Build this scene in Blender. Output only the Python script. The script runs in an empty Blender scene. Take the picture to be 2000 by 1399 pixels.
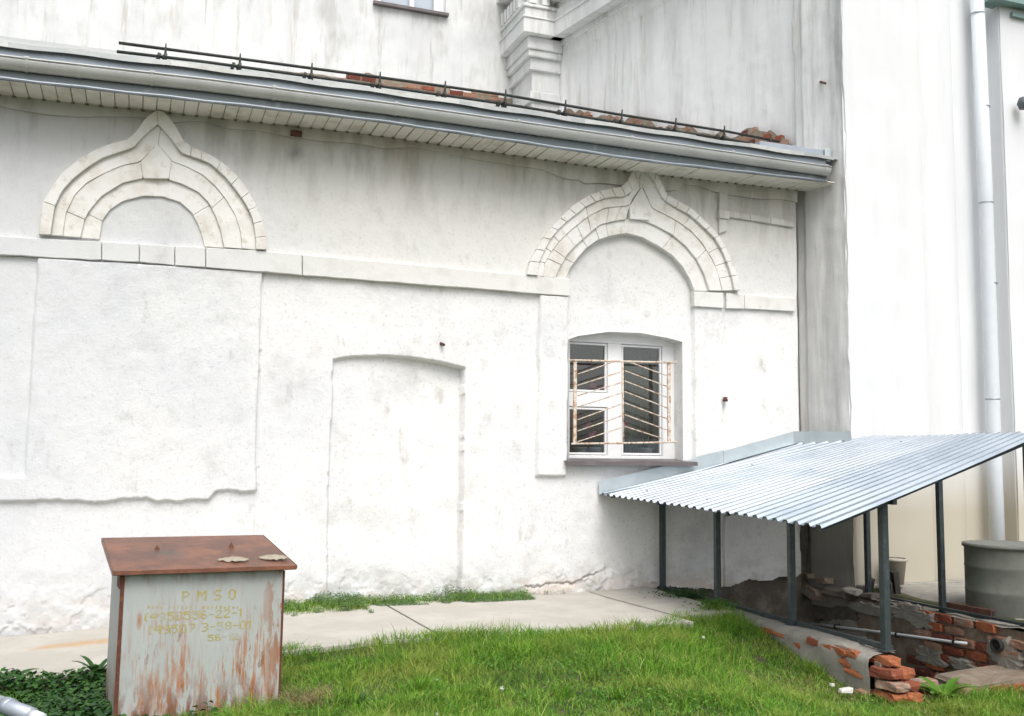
import bpy, math, random
import numpy as np
from mathutils import Vector, Matrix
random.seed(7); rng = np.random.default_rng(7)
S = bpy.context.scene; COL = S.collection
# ---------------------------------------------------------------- camera
YAW, PIT, ROL, FPX = 0.3607921, 0.0957620, 0.0106427, 1940.0
F_ = np.array([math.sin(YAW)*math.cos(PIT), math.cos(YAW)*math.cos(PIT), math.sin(PIT)])
r_ = np.array([math.cos(YAW), -math.sin(YAW), 0.0]); u_ = np.cross(r_, F_)
R_ = math.cos(ROL)*r_ + math.sin(ROL)*u_; U_ = -math.sin(ROL)*r_ + math.cos(ROL)*u_
C0 = np.array([0.0, -10.0, 1.55])
cam = bpy.data.cameras.new('camera'); camo = bpy.data.objects.new('camera', cam); COL.objects.link(camo)
camo.matrix_world = Matrix(((R_[0], U_[0], -F_[0], C0[0]), (R_[1], U_[1], -F_[1], C0[1]), (R_[2], U_[2], -F_[2], C0[2]), (0, 0, 0, 1)))
cam.sensor_width = 36; cam.lens = 36*FPX/2000; cam.clip_end = 500; cam.clip_start = 0.05
S.camera = camo; S.render.resolution_x = 1024; S.render.resolution_y = 716
# ---------------------------------------------------------------- world, sun, exposure
SUN_EL, SUN_AZ = math.radians(55), math.radians(186)     # azimuth clockwise from +y
wd = bpy.data.worlds.new("World"); S.world = wd; wd.use_nodes = True
nt = wd.node_tree; nt.nodes.clear()
sky = nt.nodes.new('ShaderNodeTexSky'); sky.sky_type = 'NISHITA'; sky.sun_disc = False
sky.sun_elevation = SUN_EL; sky.sun_rotation = SUN_AZ; sky.air_density = 1.0; sky.dust_density = 4.0
hs = nt.nodes.new('ShaderNodeHueSaturation'); hs.inputs['Saturation'].default_value = 0.34
bg = nt.nodes.new('ShaderNodeBackground'); bg.inputs['Strength'].default_value = 0.15
wo = nt.nodes.new('ShaderNodeOutputWorld')
nt.links.new(sky.outputs[0], hs.inputs['Color']); nt.links.new(hs.outputs[0], bg.inputs[0]); nt.links.new(bg.outputs[0], wo.inputs[0])
sl = bpy.data.lights.new('sun', 'SUN'); sl.energy = 1.1; sl.angle = math.radians(40); sl.color = (1.0, 0.985, 0.955)
slo = bpy.data.objects.new('sun', sl); COL.objects.link(slo)
sd = Vector((math.sin(SUN_AZ)*math.cos(SUN_EL), math.cos(SUN_AZ)*math.cos(SUN_EL), math.sin(SUN_EL)))
slo.rotation_euler = sd.to_track_quat('Z', 'Y').to_euler(); slo.location = (0, -20, 30)
S.view_settings.view_transform = 'Standard'; S.view_settings.look = 'None'
S.view_settings.exposure = 0.57; S.view_settings.gamma = 1.0; S.view_settings.use_curve_mapping = False

# ---------------------------------------------------------------- survey helpers: a sighted point of the photograph on a real plane
def ray(px, py):
    return (px-1000)*R_ - (py-699.5)*U_ + FPX*F_
def onp(px, py, n, d):                 # plane n.p = d
    v = ray(px, py); n = np.array(n, float); t = (d - n@C0)/(n@v); return C0 + t*v
def W(px, py, y=0.0): return onp(px, py, (0, 1, 0), y)
def G(px, py, z=0.0): return onp(px, py, (0, 0, 1), z)
def XP(px, py, x): return onp(px, py, (1, 0, 0), x)
BX, BS = 7.633, -0.19                  # the angled wall: x = BX + BS*y
def BW(px, py, off=0.0): return onp(px, py, (1, -BS, 0), BX-off)

def vn(x, y, sc, seed=0):              # value noise -1..1
    x = np.asarray(x, float)/sc + 1000.5*(seed+1); y = np.asarray(y, float)/sc + 377.7*(seed+1)
    xi = np.floor(x).astype(np.int64); yi = np.floor(y).astype(np.int64); fx = x-xi; fy = y-yi
    fx = fx*fx*(3-2*fx); fy = fy*fy*(3-2*fy)
    def h(a, b):
        n = (a*374761393 + b*668265263 + seed*144665) & 0x7fffffff
        n = ((n ^ (n >> 13))*1274126177) & 0x7fffffff
        return ((n ^ (n >> 16)) & 0xffff)/32767.5 - 1
    return (h(xi, yi)*(1-fx)+h(xi+1, yi)*fx)*(1-fy) + (h(xi, yi+1)*(1-fx)+h(xi+1, yi+1)*fx)*fy
def fbm(x, y, sc, seed=0, o=4):
    return sum(vn(x, y, sc/2**k, seed+k)*0.5**k for k in range(o))
def sstep(a, b, x): t = np.clip((x-a)/(b-a), 0, 1); return t*t*(3-2*t)

# ---------------------------------------------------------------- objects
WL = {}
def link(o, parent, loc):
    COL.objects.link(o); loc = np.array(loc, float); WL[o.name] = loc
    if parent is not None: o.parent = parent; o.location = Vector(loc - WL[parent.name])
    else: o.location = Vector(loc)
    return o
def tag(o, label=None, cat=None, group=None, kind=None):
    if label: o['label'] = label
    if cat: o['category'] = cat
    if group: o['group'] = group
    if kind: o['kind'] = kind
    return o
def thing(name, label, cat, loc, group=None):
    o = bpy.data.objects.new(name, None); o.empty_display_size = 0.2
    link(o, None, loc); return tag(o, label, cat, group)
def node(name, parent, loc=None):
    o = bpy.data.objects.new(name, None); o.empty_display_size = 0.1
    return link(o, parent, WL[parent.name] if loc is None else loc)
class MB:
    def __init__(s): s.v = []; s.f = []
    def add(s, vs, fs):
        n = len(s.v); s.v += [tuple(map(float, v)) for v in vs]; s.f += [tuple(i+n for i in f) for f in fs]; return s
    def box(s, a, b, j=0.0):
        x0, y0, z0 = a; x1, y1, z1 = b
        vs = [(x, y, z) for z in (z0, z1) for y in (y0, y1) for x in (x0, x1)]
        if j: vs = [tuple(c + random.uniform(-j, j) for c in v) for v in vs]
        return s.add(vs, [(0,2,3,1), (4,5,7,6), (0,1,5,4), (2,6,7,3), (0,4,6,2), (1,3,7,5)])
    def hull8(s, bot, top):            # two quads given in the same order
        return s.add(list(bot)+list(top), [(3,2,1,0), (4,5,6,7), (0,1,5,4), (1,2,6,5), (2,3,7,6), (3,0,4,7)])
    def prism(s, poly, off):           # polygon swept by a vector
        n = len(poly); P = [np.array(p, float) for p in poly]; off = np.array(off, float)
        return s.add(P+[p+off for p in P], [tuple(range(n))[::-1], tuple(range(n, 2*n))] + [(i, (i+1) % n, (i+1) % n+n, i+n) for i in range(n)])
    def tube(s, pts, r, n=8, cap=True):
        P = [np.array(p, float) for p in pts]; rs = r if hasattr(r, '__len__') else [r]*len(P); base = len(s.v)
        for i, p in enumerate(P):
            d = P[min(i+1, len(P)-1)] - P[max(i-1, 0)]; d = d/(np.linalg.norm(d)+1e-9)
            a = np.cross(d, (0, 0, 1)) if abs(d[2]) < .9 else np.cross(d, (1, 0, 0)); a /= np.linalg.norm(a); b = np.cross(d, a)
            s.v += [tuple(p + rs[i]*(math.cos(2*math.pi*k/n)*a + math.sin(2*math.pi*k/n)*b)) for k in range(n)]
        for i in range(len(P)-1):
            for k in range(n):
                k2 = (k+1) % n; s.f.append((base+i*n+k, base+i*n+k2, base+(i+1)*n+k2, base+(i+1)*n+k))
        if cap: s.f.append(tuple(base+k for k in range(n))[::-1]); s.f.append(tuple(base+(len(P)-1)*n+k for k in range(n)))
        return s
    def lathe(s, c, prof, n=24):       # prof: (radius, z)
        base = len(s.v)
        for r, z in prof: s.v += [(c[0]+r*math.cos(2*math.pi*k/n), c[1]+r*math.sin(2*math.pi*k/n), c[2]+z) for k in range(n)]
        for i in range(len(prof)-1):
            for k in range(n):
                k2 = (k+1) % n; s.f.append((base+i*n+k, base+i*n+k2, base+(i+1)*n+k2, base+(i+1)*n+k))
        return s
    def sweep(s, prof, A, B):          # closed profile of (dy,dz) swept from A to B
        P = [(A[0], A[1]+a, A[2]+b) for a, b in prof]; Q = [(B[0], B[1]+a, B[2]+b) for a, b in prof]; n = len(prof)
        return s.add(P+Q, [tuple(range(n))[::-1], tuple(range(n, 2*n))] + [(i, (i+1) % n, (i+1) % n+n, i+n) for i in range(n)])
def mesh(name, v, f, mat, smooth=False):
    me = bpy.data.meshes.new(name); v = np.asarray(v, float)
    me.from_pydata(v.tolist(), [], [tuple(int(i) for i in q) for q in f]); me.materials.append(mat)
    if smooth: me.polygons.foreach_set('use_smooth', [True]*len(me.polygons))
    me.update(); return me
def fixn(me):
    import bmesh
    bm = bmesh.new(); bm.from_mesh(me); bmesh.ops.recalc_face_normals(bm, faces=bm.faces); bm.to_mesh(me); bm.free()
def obj(name, mb, mat, parent=None, smooth=False, bevel=0.0, fix=True, origin=None):
    v = np.array(mb.v); c = (v.min(0)+v.max(0))/2 if origin is None else np.array(origin)
    me = mesh(name, v-c, mb.f, mat, smooth)
    if fix: fixn(me)
    o = bpy.data.objects.new(name, me); link(o, parent, c)
    if bevel:
        m = o.modifiers.new('bevel', 'BEVEL'); m.width = bevel; m.segments = 1; m.limit_method = 'ANGLE'
    return o
def inst(name, me, parent, loc, rot=(0, 0, 0), sc=None):
    o = bpy.data.objects.new(name, me); link(o, parent, loc); o.rotation_euler = rot
    if sc is not None: o.scale = sc
    return o
def quads(name, V, Q, mat, parent=None, smooth=False, tri=False):   # big numpy mesh
    me = bpy.data.meshes.new(name); V = np.ascontiguousarray(V, dtype=np.float32); Q = np.ascontiguousarray(Q, dtype=np.int32); k = Q.shape[1]
    me.vertices.add(len(V)); me.vertices.foreach_set('co', V.ravel())
    me.loops.add(Q.size); me.loops.foreach_set('vertex_index', Q.ravel())
    me.polygons.add(len(Q)); me.polygons.foreach_set('loop_start', np.arange(0, Q.size, k, dtype=np.int32)); me.polygons.foreach_set('loop_total', np.full(len(Q), k, dtype=np.int32))
    if smooth: me.polygons.foreach_set('use_smooth', np.ones(len(Q), dtype=bool))
    me.update(); me.validate(); me.materials.append(mat)
    o = bpy.data.objects.new(name, me)
    link(o, parent, (0, 0, 0)); return o
def gridfaces(nx, ny, keep=None):      # index = i*ny + j
    i, j = np.meshgrid(np.arange(nx-1), np.arange(ny-1), indexing='ij'); a = (i*ny+j)
    q = np.stack([a, a+ny, a+ny+1, a+1], -1)
    return q[keep] if keep is not None else q.reshape(-1, 4)

# ---------------------------------------------------------------- materials
def M(name, base=(.5, .5, .5), rough=.8, metal=0.0, layers=(), bump=(), spec=.3, stretch=(1, 1, 1), extra=None, trans=0.0, island=None):
    """layers: (colour, scale, lo, hi, amount, stretch, detail) blended in turn through world-space noise; bump: (scale, strength)"""
    m = bpy.data.materials.new(name); m.use_nodes = True; t = m.node_tree; N = t.nodes; L = t.links
    b = N['Principled BSDF']; b.inputs['Roughness'].default_value = rough; b.inputs['Metallic'].default_value = metal
    b.inputs['Specular IOR Level'].default_value = spec
    geo = N.new('ShaderNodeNewGeometry'); pos = geo.outputs['Position']
    rgb = N.new('ShaderNodeRGB'); rgb.outputs[0].default_value = (*base, 1); cur = rgb.outputs[0]
    def noise(sc, st=(1, 1, 1), det=5, off=0):
        mp = N.new('ShaderNodeMapping'); L.new(pos, mp.inputs[0]); mp.inputs['Scale'].default_value = st; mp.inputs['Location'].default_value = (off, off*.7, off*.3)
        n = N.new('ShaderNodeTexNoise'); n.inputs['Scale'].default_value = sc; n.inputs['Detail'].default_value = det; n.inputs['Roughness'].default_value = .62
        L.new(mp.outputs[0], n.inputs['Vector']); return n.outputs['Fac']
    def mrange(x, a, b2, c=0.0, d=1.0):
        r = N.new('ShaderNodeMapRange'); r.inputs['From Min'].default_value = a; r.inputs['From Max'].default_value = b2
        r.inputs['To Min'].default_value = c; r.inputs['To Max'].default_value = d; L.new(x, r.inputs['Value']); return r.outputs[0]
    def mix(fac, c1, c2):
        x = N.new('ShaderNodeMix'); x.data_type = 'RGBA'; L.new(fac, x.inputs['Factor']); L.new(c1, x.inputs[6])
        if isinstance(c2, tuple): x.inputs[7].default_value = (*c2, 1)
        else: L.new(c2, x.inputs[7])
        return x.outputs[2]
    def mul(a, b2):
        x = N.new('ShaderNodeMath'); x.operation = 'MULTIPLY'; L.new(a, x.inputs[0])
        if isinstance(b2, (int, float)): x.inputs[1].default_value = b2
        else: L.new(b2, x.inputs[1])
        return x.outputs[0]
    K = dict(N=N, L=L, noise=noise, mrange=mrange, mix=mix, mul=mul, pos=pos, geo=geo, b=b, m=m)
    for k, l in enumerate(layers):
        c, sc, lo, hi, am = l[:5]; st = l[5] if len(l) > 5 else (1, 1, 1); det = l[6] if len(l) > 6 else 5
        cur = mix(mrange(noise(sc, st, det, 13.7*(k+1)), lo, hi, 0, am), cur, c)
    if island:
        r = mrange(geo.outputs['Random Per Island'], 0, 1, 0, 1); cr = N.new('ShaderNodeValToRGB'); L.new(r, cr.inputs[0])
        for q, (p, c) in enumerate(island):
            e = cr.color_ramp.elements[q] if q < 2 else cr.color_ramp.elements.new(p); e.position = p; e.color = (*c, 1)
        cur = cr.outputs[0]
    K['cur'] = cur
    if extra: cur = extra(K) or cur
    L.new(cur, b.inputs['Base Color'])
    prev = None
    for sc, stg in bump:
        bp = N.new('ShaderNodeBump'); bp.inputs['Strength'].default_value = stg; bp.inputs['Distance'].default_value = .01
        L.new(noise(sc, (1, 1, 1), 6, 3.3), bp.inputs['Height'])
        if prev: L.new(prev, bp.inputs['Normal'])
        prev = bp.outputs[0]
    if prev: L.new(prev, b.inputs['Normal'])
    if trans:
        tr = N.new('ShaderNodeBsdfTranslucent'); L.new(cur, tr.inputs[0]); ms = N.new('ShaderNodeMixShader'); ms.inputs[0].default_value = trans
        L.new(b.outputs[0], ms.inputs[1]); L.new(tr.outputs[0], ms.inputs[2]); L.new(ms.outputs[0], N['Material Output'].inputs[0])
    return m
def spot(K, c, rad, soft=1.0, sq=(1, 1, 1)):     # mask of a stain at a place of its own
    N, L = K['N'], K['L']
    a = N.new('ShaderNodeVectorMath'); a.operation = 'SUBTRACT'; L.new(K['pos'], a.inputs[0]); a.inputs[1].default_value = tuple(c)
    b = N.new('ShaderNodeVectorMath'); b.operation = 'MULTIPLY'; L.new(a.outputs[0], b.inputs[0]); b.inputs[1].default_value = sq
    d = N.new('ShaderNodeVectorMath'); d.operation = 'LENGTH'; L.new(b.outputs[0], d.inputs[0])
    nz = N.new('ShaderNodeMath'); nz.operation = 'MULTIPLY_ADD'; L.new(K['noise'](7), nz.inputs[0]); nz.inputs[1].default_value = rad*1.2; L.new(d.outputs['Value'], nz.inputs[2])
    return K['mrange'](nz.outputs[0], rad*(1.6), rad*.6*(2-soft), 0, 1)
def axis(K, k):
    s = K['N'].new('ShaderNodeSeparateXYZ'); K['L'].new(K['pos'], s.inputs[0]); return s.outputs[k]

WHITE = (.80, .795, .775)
LIDSPOT = (0, 0, 0)
def wall_dirt_shade_tint(K):
    cur, mix, mul, mr, ns = K['cur'], K['mix'], K['mul'], K['mrange'], K['noise']
    z = axis(K, 2)
    # damp grime and salts at the foot of the wall
    cur = mix(mul(mul(mr(z, .55, .0), mr(ns(3.5, (1, 1, 1.6), 6), .42, .62)), .75), cur, (.40, .38, .33))
    cur = mix(mul(mul(mr(z, .26, .12), mr(ns(2.6, (1, 1, 1.6), 6, 8), .48, .56)), .6), cur, (.60, .50, .42))
    # rust-brown run-off under the eaves boards
    cur = mix(mul(mul(mr(z, 4.25, 4.7), mr(ns(1.1, (1, 1, .6), 5, 4), .46, .60)), .55), cur, (.42, .33, .22))
    cur = mix(mul(mr(z, 2.9, 4.3), .66), cur, (.50, .485, .44))  # eaves shade painted in: wall evenly greyer towards the soffit
    cur = mix(mul(mr(axis(K, 0), 2.2, -1.2), .6), cur, (.56, .58, .61))  # bluish grey, stronger towards the left end
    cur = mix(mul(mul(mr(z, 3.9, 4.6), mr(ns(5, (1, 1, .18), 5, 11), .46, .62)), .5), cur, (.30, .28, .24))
    # soot spot by the vent, a grey wash on the string course, peppery mould specks
    s = W(578, 300)
    cur = mix(mul(spot(K, s, .13, 1, (1, 1, 1.2)), .7), cur, (.22, .22, .23))
    for p, r, a in (((225, 590), .2, .28), ((1075, 680), .16, .3), ((400, 790), .16, .2), ((860, 665), .09, .4), ((315, 497), .14, .95), ((1430, 520), .3, .18), ((980, 660), .14, .3), ((320, 800), .2, .12), ((905, 780), .05, .3), ((935, 670), .05, .35), ((1095, 640), .12, .35), ((885, 1080), .12, .3), ((230, 560), .12, .25), ((1320, 860), .08, .5), ((1285, 1120), .10, .45), ((590, 1120), .12, .35)):
        cur = mix(mul(mul(spot(K, W(*p), r), mr(ns(9, (1, 1, 1), 6, 2), .35, .65)), a), cur, (.33, .34, .35))
    cur = mix(mul(mul(mr(ns(55, (1, 1, 1), 2, 9), .70, .76), mr(ns(1.3, (1, 1, 1), 3, 5), .5, .62)), .6), cur, (.25, .24, .22))
    return cur
PLAS = M('whitewashed_plaster', WHITE, .92, layers=[((.67, .68, .71), .9, .45, .64, .6), ((.60, .595, .57), 4.5, .55, .70, .5), ((.46, .46, .46), 30, .57, .68, .45, (1, 1, 1), 3), ((.46, .46, .455), 1.7, .57, .71, .40), ((.40, .38, .34), 5, .62, .72, .5, (1, 1, .5))],
         bump=[(38, .42), (110, .3)], extra=wall_dirt_shade_tint, spec=.15)
ARCHP = M('aged_whitewash', (.74, .73, .695), .92, layers=[((.58, .54, .47), 3.2, .46, .66, .8), ((.44, .37, .27), 9, .56, .72, .6), ((.30, .24, .17), 30, .64, .72, .6), ((.8, .79, .77), 1.7, .5, .7, .5)], bump=[(45, .3)], spec=.15)
STRC = M('string_course_wash', (.75, .745, .715), .92, layers=[((.55, .54, .5), 5, .5, .7, .5), ((.42, .41, .39), 12, .62, .75, .5)], bump=[(45, .35)], extra=wall_dirt_shade_tint, spec=.15)
CHUR = M('church_whitewash', (.74, .745, .735), .92, layers=[((.52, .53, .53), 2.0, .46, .68, .6, (1, 1, .16)), ((.50, .47, .41), 6, .55, .72, .6, (1, 1, .12)), ((.58, .585, .59), .7, .45, .62, .7), ((.36, .35, .31), 1.5, .54, .68, .6, (1, 1, .35)), ((.34, .31, .26), 7, .58, .70, .5, (1, 1, .09))],
         bump=[(30, .25)], spec=.15)
def bdirt_bands(K):
    cur, mix, mul, mr, ns = K['cur'], K['mix'], K['mul'], K['mrange'], K['noise']
    y = axis(K, 1); z = axis(K, 2)
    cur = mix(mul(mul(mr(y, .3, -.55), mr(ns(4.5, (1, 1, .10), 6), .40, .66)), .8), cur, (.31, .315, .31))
    cur = mix(mul(mul(mr(z, 5.6, 4.6), mr(y, .6, .0)), .25), cur, (.40, .39, .36))  # evenly darker below eaves height, towards the front edge
    cur = mix(mul(mul(mr(z, 1.6, .3), mr(y, 1.0, .2)), .9), cur, (.20, .185, .16))  # evenly darker towards the bottom of the front part
    return cur
CHURB = M('church_wash_streaked', (.80, .80, .79), .92, layers=[((.54, .545, .54), 2.4, .45, .68, .6, (1, 1, .14)), ((.46, .44, .39), 7, .54, .70, .55, (1, 1, .1)), ((.44, .435, .41), 1.4, .60, .74, .4, (1, 1, .4))], bump=[(30, .3)], extra=bdirt_bands, spec=.15)
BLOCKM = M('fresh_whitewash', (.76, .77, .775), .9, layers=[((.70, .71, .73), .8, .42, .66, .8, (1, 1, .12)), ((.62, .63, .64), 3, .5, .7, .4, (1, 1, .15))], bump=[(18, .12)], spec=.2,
           extra=lambda K: K['mix'](K['mul'](K['mrange'](axis(K, 2), 1.75, .9), .85), K['cur'], (.43, .385, .285)))  # beige stain below canopy height, with the canopy's shade painted in
GUT = M('zinc_gutter', (.50, .51, .49), .5, .3, layers=[((.36, .365, .35), 3, .45, .7, .5), ((.30, .27, .22), 14, .64, .74, .5)], spec=.5)
FASC = M('bluish_sheet_metal', (.38, .42, .47), .45, .5, layers=[((.30, .33, .36), 3, .45, .7, .6)], spec=.5)
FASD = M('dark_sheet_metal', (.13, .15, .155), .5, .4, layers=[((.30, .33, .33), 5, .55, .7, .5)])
ROOFM = M('roof_sheet', (.36, .38, .375), .5, .3, layers=[((.50, .50, .48), 2, .45, .6, .7), ((.30, .35, .34), 8, .55, .7, .6)])
ROOFW = M('pale_roof_sheet', (.50, .51, .49), .5, .3, layers=[((.34, .34, .31), 4, .46, .66, .7), ((.24, .17, .12), 11, .58, .70, .6)])
BLACKP = M('black_pipe', (.035, .04, .037), .55, .3, layers=[((.09, .08, .06), 12, .5, .7, .6)])
SOFF = M('cream_soffit', (.72, .70, .63), .5, layers=[((.42, .38, .30), 3.5, .50, .68, .6, (1, 1, 1))], spec=.4)
SOFFD = M('soffit_groove', (.24, .22, .18), .8)
CAN = M('galvanised_corrugated', (.43, .47, .51), .40, .6, layers=[((.28, .33, .38), 2.0, .45, .65, .6), ((.42, .46, .50), 9, .5, .75, .4), ((.24, .26, .27), 30, .68, .76, .35)], spec=.5)
CAN2 = M('corrugated_painted_reflection', (.34, .39, .435), .42, .6, layers=[((.22, .27, .32), 2.0, .45, .65, .6), ((.20, .22, .23), 30, .68, .76, .35)], spec=.5)  # front sheet: darker blue of its reflection painted into the base colour
FLASH = M('flashing_sheet', (.55, .61, .63), .42, .55, layers=[((.42, .48, .49), 4, .45, .65, .6)], spec=.5)
POST = M('dark_painted_steel', (.045, .058, .062), .45, .2, layers=[((.10, .115, .12), 14, .5, .7, .6), ((.13, .08, .05), 30, .66, .74, .6)], bump=[(60, .15)], spec=.4)
FRAME = M('white_window_paint', (.86, .86, .86), .35, spec=.5, layers=[((.70, .69, .66), 8, .6, .8, .3)])
RUSTW = M('rusty_white_paint', (.66, .59, .50), .7, layers=[((.42, .22, .11), 22, .48, .58, .85), ((.22, .09, .04), 40, .58, .68, .7)], bump=[(90, .3)])
SILL = M('brown_sill_metal', (.14, .12, .12), .5, .3, layers=[((.22, .20, .21), 6, .5, .7, .6)])
LID = M('rusty_lid', (.135, .062, .042), .42, .2, layers=[((.25, .105, .06), 4, .42, .62, .9), ((.12, .055, .04), 11, .52, .68, .7), ((.36, .17, .09), 26, .60, .72, .5)], bump=[(70, .25)], spec=.45,
        extra=lambda K: K['mix'](K['mul'](spot(K, LIDSPOT, .15, 1.2, (1, .8, 1)), .85), K['cur'], (.085, .08, .07)))
RUSTD = M('dark_rust_edge', (.12, .045, .028), .75, .1, layers=[((.26, .10, .04), 18, .5, .7, .8)], bump=[(80, .3)])
def binrust(K):
    cur, mix, mul, mr, ns = K['cur'], K['mix'], K['mul'], K['mrange'], K['noise']
    z = axis(K, 2); x = axis(K, 0)
    st = mr(ns(34, (1, 1, .08), 8, 2.2), .52, .57)
    ar = mr(ns(3.6, (1, 1, .5), 4, 7.1), .47, .60)
    low = mr(z, .62, .1, .12, 1.0)
    cur = mix(mul(mul(mul(st, ar), low), .92), cur, (.36, .125, .03))
    cur = mix(mul(mul(mul(mr(ns(60, (1, 1, .10), 8, 8.2), .53, .58), mr(ns(2.2, (1, 1, .6), 3, 9.1), .42, .58)), mr(z, .7, .15, .1, 1.0)), .8), cur, (.36, .15, .05))
    cur = mix(mul(mul(mul(mr(ns(34, (1, 1, .25), 5, 5.5), .56, .63), ar), low), .9), cur, (.17, .06, .03))
    cur = mix(mul(mul(mr(z, .16, -.08), mr(ns(16, (1, 1, .3), 5, 1.5), .44, .54)), .85), cur, (.16, .06, .03))
    for (px_, py_, r_s) in ((335, 1305, .055), (362, 1310, .05), (300, 1340, .05), (318, 1365, .05), (268, 1372, .06), (272, 1212, .022), (305, 1215, .02), (392, 1330, .03), (425, 1370, .05), (535, 1330, .03)):
        cur = mix(mul(mul(spot(K, W(px_, py_, -3.28), r_s, 1, (1, .2, .32)), mr(ns(40, (1, 1, .16), 7, px_*.01), .44, .54)), .9), cur, (.34, .12, .03))
    cur = mix(mul(mul(mr(z, .68, .86), mr(ns(20, (1, 1, .25), 5, 6.5), .46, .58)), .85), cur, (.20, .08, .035))
    cur = mix(mul(mul(mr(x, .80, .92), mr(ns(16, (1, 1, .25), 6, 3.5), .52, .58)), .8), cur, (.28, .11, .04))
    return cur
BINP = M('faded_grey_paint', (.385, .405, .39), .55, layers=[((.45, .47, .46), 6, .45, .7, .6, (1, 1, .2)), ((.33, .345, .325), 14, .5, .7, .5, (1, 1, .2))], bump=[(50, .12)], extra=binrust, spec=.35)
YEL = M('worn_yellow_stencil', (.40, .34, .09), .7, layers=[((.39, .41, .38), 38, .54, .64, .7), ((.39, .41, .39), 7, .50, .64, .8)])
CONC = M('concrete_paving', (.42, .395, .35), .95, layers=[((.50, .475, .43), 2.2, .42, .65, .8), ((.38, .35, .31), 7, .55, .72, .7), ((.44, .40, .33), 25, .55, .72, .5)], bump=[(22, .25), (90, .25)],
         extra=lambda K: K['mix'](K['mul'](spot(K, G(160, 1265, -.12), .30, .8, (.55, 1.8, 1)), .75), K['cur'], (.46, .26, .09)))
CEM = M('grey_cement', (.27, .255, .225), .95, layers=[((.36, .34, .30), 3, .45, .68, .8), ((.17, .155, .13), 8, .52, .7, .6), ((.32, .17, .10), 11, .66, .72, .5)], bump=[(20, .35), (70, .3)])
CEMD = M('damp_foundation', (.11, .095, .08), .95, layers=[((.24, .21, .17), 4, .48, .7, .8), ((.08, .07, .055), 7, .5, .7, .7)], bump=[(14, .6), (50, .4)])
BRK = [M('red_brick', (.25, .075, .042), .95, layers=[((.17, .055, .035), 12, .45, .65, .8), ((.46, .36, .28), 18, .60, .70, .6)], bump=[(40, .5)]),
       M('dark_red_brick', (.15, .045, .032), .95, layers=[((.09, .034, .028), 10, .45, .65, .8), ((.40, .34, .28), 20, .6, .7, .6)], bump=[(40, .5)]),
       M('pale_brick', (.31, .165, .11), .95, layers=[((.34, .29, .235), 9, .48, .64, .8)], bump=[(40, .5)]),
       M('orange_brick', (.36, .125, .055), .95, layers=[((.24, .075, .04), 12, .45, .65, .8), ((.5, .42, .34), 25, .66, .74, .6)], bump=[(40, .5)])]
MORT = M('lime_mortar', (.23, .18, .135), .95, layers=[((.32, .28, .23), 8, .45, .65, .8), ((.25, .12, .08), 10, .58, .7, .6)], bump=[(20, .7), (60, .4)])
SOIL = M('soil', (.07, .06, .035), .95, layers=[((.06, .09, .03), 6, .42, .6, .8), ((.13, .10, .06), 14, .55, .7, .6)], bump=[(20, .6)])
def gvar(K):
    cur = K['mix'](K['mul'](K['mrange'](K['noise'](1.6, (1, 1, 0), 4, 2), .46, .66), .75), K['cur'], (.33, .38, .08))
    return K['mix'](K['mul'](K['mrange'](K['noise'](3.2, (1, 1, 0), 4, 6), .50, .66), .55), cur, (.06, .17, .02))
GRASS = M('grass_blades', (.07, .15, .03), .6, trans=.28, spec=.25, extra=gvar, island=[(0, (.045, .13, .012)), (.4, (.12, .30, .022)), (.8, (.23, .43, .045)), (.92, (.34, .41, .085)), (1, (.50, .43, .17))])
DRY = M('dry_grass', (.3, .25, .12), .8, trans=.2, island=[(0, (.22, .17, .075)), (1, (.40, .34, .17))])
WEED = M('weed_leaves', (.06, .14, .035), .5, trans=.25, spec=.3, island=[(0, (.018, .058, .014)), (.6, (.035, .105, .022)), (1, (.075, .19, .03))])
WEEDB = M('bluish_weed_leaves', (.07, .14, .06), .6, trans=.2, island=[(0, (.06, .13, .035)), (.6, (.11, .22, .06)), (1, (.19, .31, .09))])
LIME = M('bright_young_leaves', (.2, .4, .04), .5, trans=.4, island=[(0, (.07, .19, .02)), (1, (.16, .33, .04))])
FLUFF = M('dandelion_fluff', (.7, .7, .66), 1.0)
PVC = M('white_plastic_pipe', (.62, .64, .66), .35, spec=.5)
BARR = M('dusty_grey_barrel', (.15, .16, .14), .75, layers=[((.21, .215, .19), 3, .4, .7, .8), ((.11, .115, .10), 6, .5, .7, .5)])
PLAST = M('white_plastic', (.62, .59, .52), .5)
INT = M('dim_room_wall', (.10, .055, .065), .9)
CURT = M('grey_green_curtain', (.22, .24, .20), .9, layers=[((.30, .32, .28), 3, .4, .6, .8)])
PINK = M('pink_petals', (.80, .22, .38), .6)
PALE = M('dry_pale_leaf', (.36, .32, .25), .9, layers=[((.30, .26, .19), 14, .45, .65, .8)], bump=[(60, .5)])
STONE = M('pale_stone', (.62, .60, .56), .9, bump=[(40, .4)])
PLAST = M('off_white_plastic', (.42, .39, .32), .6)
DKCL = M('dark_scrap', (.03, .03, .028), .8, layers=[((.08, .07, .06), 10, .5, .65, .8)], bump=[(20, .4)])
IRON = M('rusty_iron', (.10, .05, .04), .75, .2, layers=[((.17, .08, .05), 14, .45, .65, .8)])
PIPEM = M('pale_pipe_paint', (.66, .70, .73), .5, layers=[((.58, .62, .65), 3, .45, .7, .6)])
TEAL = M('teal_sheet', (.22, .33, .31), .5)
GLASS = bpy.data.materials.new('window_glass'); GLASS.use_nodes = True
_t = GLASS.node_tree; _t.nodes.clear(); _o = _t.nodes.new('ShaderNodeOutputMaterial'); _g = _t.nodes.new('ShaderNodeBsdfGlossy'); _g.inputs['Roughness'].default_value = .03
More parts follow.
